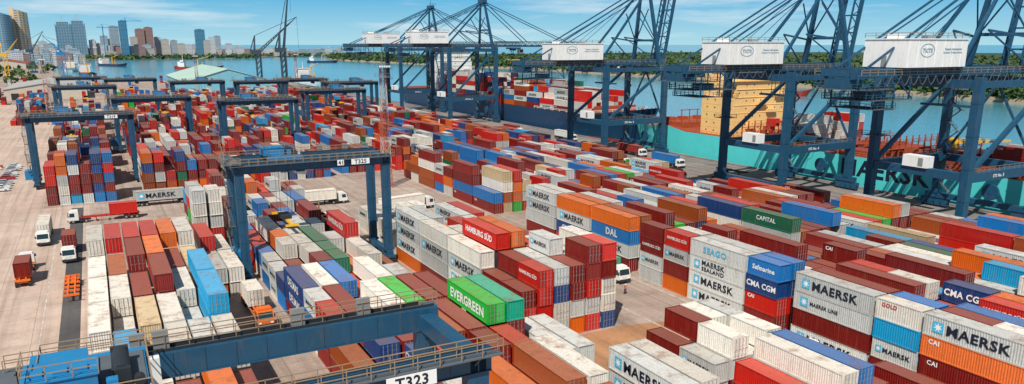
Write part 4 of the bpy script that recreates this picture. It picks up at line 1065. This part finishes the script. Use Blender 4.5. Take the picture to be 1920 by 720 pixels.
# ---------------------------------------------------------------- vehicles
def wheel_m(r=.5,w=.3): 
    return M(lambda b:(b.cyl((-w/2,0,0),(w/2,0,0),r,16,0),b.cyl((-w/2-.01,0,0),(w/2+.01,0,0),r*.5,10,1)),[M_RUB,M_GALV],'wheel')
WH=wheel_m(.5,.32); WC=wheel_m(.33,.2)
def f_cabt(b):
    b.prism([(-7.9,.75),(-7.95,1.5),(-7.6,2.75),(-5.7,2.8),(-5.7,.75)],-1.2,1.2,0,'x'); b.box(-1.22,1.22,-8.05,-7.9,.45,.85,1)
    b.box(-1.0,1.0,-7.2,-5.75,2.8,3.05)
    for s in (-1,1): b.box(s*1.3-.1,s*1.3+.1,-7.95,-7.85,1.8,2.3,1)
def f_chas(b):
    b.box(-.5,.5,-7.8,-3.2,.55,.85); b.box(-1.2,-.6,-5.6,-4.6,.4,.9); b.box(.6,1.2,-5.6,-4.6,.4,.9)
def f_bed(b):
    for s in (-.5,.5): b.box(s-.1,s+.1,-5.2,7.2,1.05,1.4)
    for y in (-5.1,-2.5,0,2.5,5,7.1): b.box(-1.2,1.2,y-.12,y+.12,1.1,1.42)
    b.box(-.9,.9,4,7.0,.75,1.05); b.box(-.4,-.25,-2.2,-2.0,.1,1.1); b.box(.25,.4,-2.2,-2.0,.1,1.1)
def f_wind(b):
    b.face([(-1.05,-7.93,1.62),(1.05,-7.93,1.62),(1.0,-7.67,2.62),(-1.0,-7.67,2.62)])
    for s in (-1,1): b.face([(s*1.21,-7.6,1.6),(s*1.21,-6.5,1.6),(s*1.21,-6.5,2.5),(s*1.21,-7.5,2.5)])
CABT=M(f_cabt,[M_WPAINT,M_DARK],'cab'); CABY=M(f_cabt,[M_ORG,M_DARK],'cab'); CHAS=M(f_chas,[M_DARK],'chassis'); BED={'dark':M(f_bed,[M_DARK],'trailer_bed'),'orange':M(f_bed,[M_ORG],'trailer_bed'),'red':M(f_bed,[M_REDP],'trailer_bed')}
WIND=M(f_wind,[M_GLASS],'windscreen'); LIGHT=M(lambda b:b.box(-.18,.18,-.04,.04,0,.2),[M_WHT],'headlight')
def truck(x,y,rz,cab=True,bed='dark',cabm=None,load=None,lab='',trailer=True):
    P=[]
    if cab:
        P.append(('cab',cabm or CABT,(0,0,0),None,[('windscreen',WIND),('headlight',LIGHT,(-.85,-7.97,.95)),('headlight',LIGHT,(.85,-7.97,.95))]))
        P.append(('chassis',CHAS))
        for yy in (-6.9,-4.2): 
            for s in (-1,1): P.append(('wheel',WH,(s*1.0,yy,.5)))
    if trailer:
        P.append(('trailer_bed',BED[bed]))
        for yy in (4.3,5.5,6.7):
            for s in (-1,1): P.append(('wheel',WH,(s*1.0,yy,.5)))
    thing('container_truck' if cab else 'container_trailer',P,(x,y,0),rz,lab,'truck' if cab else 'trailer','trucks and trailers in the port')
    if load:
        c,_=load; off=-5+6.1 if c[1]>7 else 2.5
        v=Matrix.Rotation(rz,3,'Z')@Vector((0,c[3] if len(c)>3 else off,1.43))
        put_container(x+v.x,y+v.y,v.z,c[1],c[0],c[2],True,rz,'resting on a truck trailer')
truck(-13,189,0,True,'dark',None,(('white',L40,''),0),'white truck carrying a white container on the road')
truck(-8,172,0,True,'dark',None,(('maroon',L20,''),0),'truck carrying a dark red container beside the stacks')
truck(-14.8,158,math.pi,True,'orange',None,(('maroon',L20,''),0),'truck with short dark red container on the road')
truck(-7.2,143,0,False,'orange',None,None,'empty orange skeletal container trailer')
truck(-1,203,-math.pi/2,True,'red',None,(('red',L20,'' ,3.9),0),'truck pulling a red trailer with a red container')
truck(13,217,math.pi/2,True,'dark',None,(('grey',L40,'maersk'),0),'truck carrying a grey container across the yard')
truck(78.3,110.5,0,True,'dark',None,(('sea',L40,''),0),'white truck with sea green container driving in the lane')
truck(79.2,70,0,True,'dark',None,None,'white terminal tractor with empty trailer in the lane')
truck(79,46,0,False,'dark',None,(('maroon',L40,''),0),'parked trailer carrying a dark red container')
truck(18.4,118,0,True,'orange',CABY,(('white',L20,''),0),'orange terminal tractor beside the crane leg')
truck(48,196,math.pi/2,True,'dark',None,(('white',L40,''),0),'truck carrying a white container over open concrete')
truck(66,178,math.pi/2+.2,True,'dark',None,(('white',L40,''),0),'truck with white container crossing the apron')
for (x_,y_,ca_,c_) in ((173,205,True,'blue'),(178,232,True,'maroon'),(172,262,True,None),(181,284,True,'grey'),(158,215,True,'maroon'),(157,186,True,None),(180,180,False,None),(157,262,True,'red'),(173,318,True,'maroon')):
    truck(x_,y_,0,ca_,'dark',None,((c_,L40,''),0) if c_ else None,'terminal truck waiting in the lanes under the quay cranes')
truck(157,132,0,True,'dark',None,None,'empty terminal truck waiting on the quay')
for k in range(12):
    truck(-34-(k%3)*4,240+12*(k//3)*1.6+ (k%3)*3,0,True,'dark',None,(('white' if k%2 else 'grey',L40,''),0) if k%3 else None,'white truck waiting in the lorry park')
def car_parts(c):
    body=M(lambda b:(b.prism([(-2.15,.3),(-2.2,.75),(-1.9,.95),(-1.0,1.02),(-.45,1.42),(1.1,1.45),(1.85,1.0),(2.15,.9),(2.2,.35)],-.85,.85,0,'x')),[c],'body')
    win=M(lambda b:(b.face([(-.75,-.98,1.05),(.75,-.98,1.05),(.68,-.47,1.4),(-.68,-.47,1.4)]),[b.face([(s*.856,-.8,1.0),(s*.856,1.5,1.02),(s*.856,1.0,1.38),(s*.856,-.4,1.36)]) for s in (-1,1)],b.face([(-.75,1.86,1.03),(.75,1.86,1.03),(.68,1.15,1.43),(-.68,1.15,1.43)])),[M_GLASS],'window')
    return [('body',body),('window',win,(0,0,.012))]+[('wheel',WC,(s*.8,yy,.33)) for s in (-1,1) for yy in (-1.35,1.35)]
CP={n:car_parts(mat('car_'+n,c,.3,var=.05)) for n,c in (('white',(.75,.75,.75)),('silver',(.4,.42,.43)),('red',(.4,.02,.02)),('black',(.03,.03,.035)),('blue',(.04,.1,.3)))}
for row in range(6):
    for k in range(12):
        if R()<.2: continue
        n=random.choice(['white']*4+['silver']*3+['red','black','blue'])
        thing('parked_car',CP[n],(-27-row*5.6,258+k*4.6+U(-.3,.3) + (0 if row<3 else 12),0),math.pi/2+U(-.05,.05),f'{n} car parked in rows beside the yard road','car','cars parked beside the yard')
thing('pickup_truck',CP['white'],(161,171,0),.1,'white pickup parked on the quay apron','car')

# ---------------------------------------------------------------- people
M_SKIN=mat('skin_dark',(.12,.06,.035),.6); M_VEST=mat('vest_orange',(.8,.2,.02),.6); M_TROU=mat('trousers_navy',(.03,.04,.08),.8); M_HELM=mat('helmet_white',(.7,.7,.68),.4)
def person(x,y,rz,lab):
    V=[(0,0,.95),(0,0,1.2),(0,0,1.42),(0,0,1.52),(0,-.02,1.66),(.1,0,.92),(.11,-.06,.5),(.11,0,.07),(.11,-.12,.04),(-.1,0,.92),(-.12,.1,.5),(-.12,.22,.08),(-.12,.1,.04),
       (.19,0,1.42),(.24,.03,1.15),(.22,-.12,.92),(-.19,0,1.42),(-.24,-.03,1.15),(-.22,-.12,.95)]
    E=[(0,1),(1,2),(2,3),(3,4),(0,5),(5,6),(6,7),(7,8),(0,9),(9,10),(10,11),(11,12),(2,13),(13,14),(14,15),(2,16),(16,17),(17,18)]
    rr=[.14,.14,.15,.06,.1,.09,.065,.045,.045,.09,.065,.045,.045,.065,.045,.035,.065,.045,.035]
    me=bpy.data.meshes.new('body'); me.from_pydata(V,E,[]); me.materials.append(M_SKIN)
    o=obj('person',me,None,(x,y,.01),rz,lab,'person')
    bpy.context.view_layer.objects.active=o; o.select_set(True)
    o.modifiers.new('skin','SKIN'); o.modifiers.new('sub','SUBSURF').levels=1
    if not me.skin_vertices:
        try: bpy.ops.mesh.customdata_skin_add()
        except Exception: pass
    if me.skin_vertices:
        for i,s in enumerate(me.skin_vertices[0].data): s.radius=(rr[i],rr[i])
        me.skin_vertices[0].data[0].use_root=True
    o.select_set(False)
    obj('vest',M(lambda b:b.cyl((0,0,.98),(0,0,1.45),.17,12,0,.19),[M_VEST],'vest'),o)
    for V_ in ((.1,-.03),(-.11,.05)): obj('trouser_leg',M(lambda b:b.cyl((V_[0],0,.98),(V_[0]*1.1,V_[1]*2,.12),.105,10,0,.075),[M_TROU],'trouser_leg'),o)
    obj('helmet',M(lambda b:(b.cyl((0,-.02,1.68),(0,-.02,1.8),.13,12,0,.06),b.cyl((0,-.03,1.67),(0,-.03,1.69),.16,12)),[M_HELM],'helmet'),o)
    return o
person(47,190,1.2,'dock worker in orange vest and white helmet walking on concrete')
person(2,208,-1.,'dock worker in orange vest standing beside a truck')
person(75,98,.2,'dock worker in orange vest walking along the truck lane')

# ---------------------------------------------------------------- light and sky
d=Vector((.55,.56,-1.0)).normalized()
sl=bpy.data.lights.new('sun','SUN'); sl.energy=5.0; sl.angle=math.radians(.5); sl.color=(1,.94,.84)
so=bpy.data.objects.new('sun',sl); COL.objects.link(so); so.rotation_euler=d.to_track_quat('-Z','Y').to_euler()
w=bpy.data.worlds.new("World"); scene.world=w; w.use_nodes=True; N=w.node_tree.nodes; L=w.node_tree.links
bg=N['Background']; sk=N.new('ShaderNodeTexSky'); sk.sky_type='NISHITA'; sk.sun_disc=False
sk.sun_elevation=math.asin(-d.z); sk.sun_rotation=math.radians(224.5); sk.air_density=1.0; sk.dust_density=.3; sk.ozone_density=2.0; sk.altitude=0
tc=N.new('ShaderNodeTexCoord').outputs['Generated']
sx=N.new('ShaderNodeSeparateXYZ'); L.new(tc,sx.inputs[0])
grad=ramp(N,L,sx.outputs[2],.0,.06,(.46,.80,.92),(.10,.50,.84))
gs=mixc(N,L,1.0,grad,(17,17,17),'MULTIPLY')
lowf=ramp(N,L,sx.outputs[2],.06,.35,(.92,.92,.92),(0,0,0))
base=mixc(N,L,lowf,sk.outputs[0],gs)
cn=noise(N,L,mapping(N,L,tc,(1.3,1.3,15)),2.4,8,.62)
cl=ramp(N,L,cn,.50,.68)
cloud=mixc(N,L,math_(N,L,'MULTIPLY',cl,.7),base,(14.0,15.8,16.4))
L.new(cloud,bg.inputs[0]); bg.inputs[1].default_value=.055
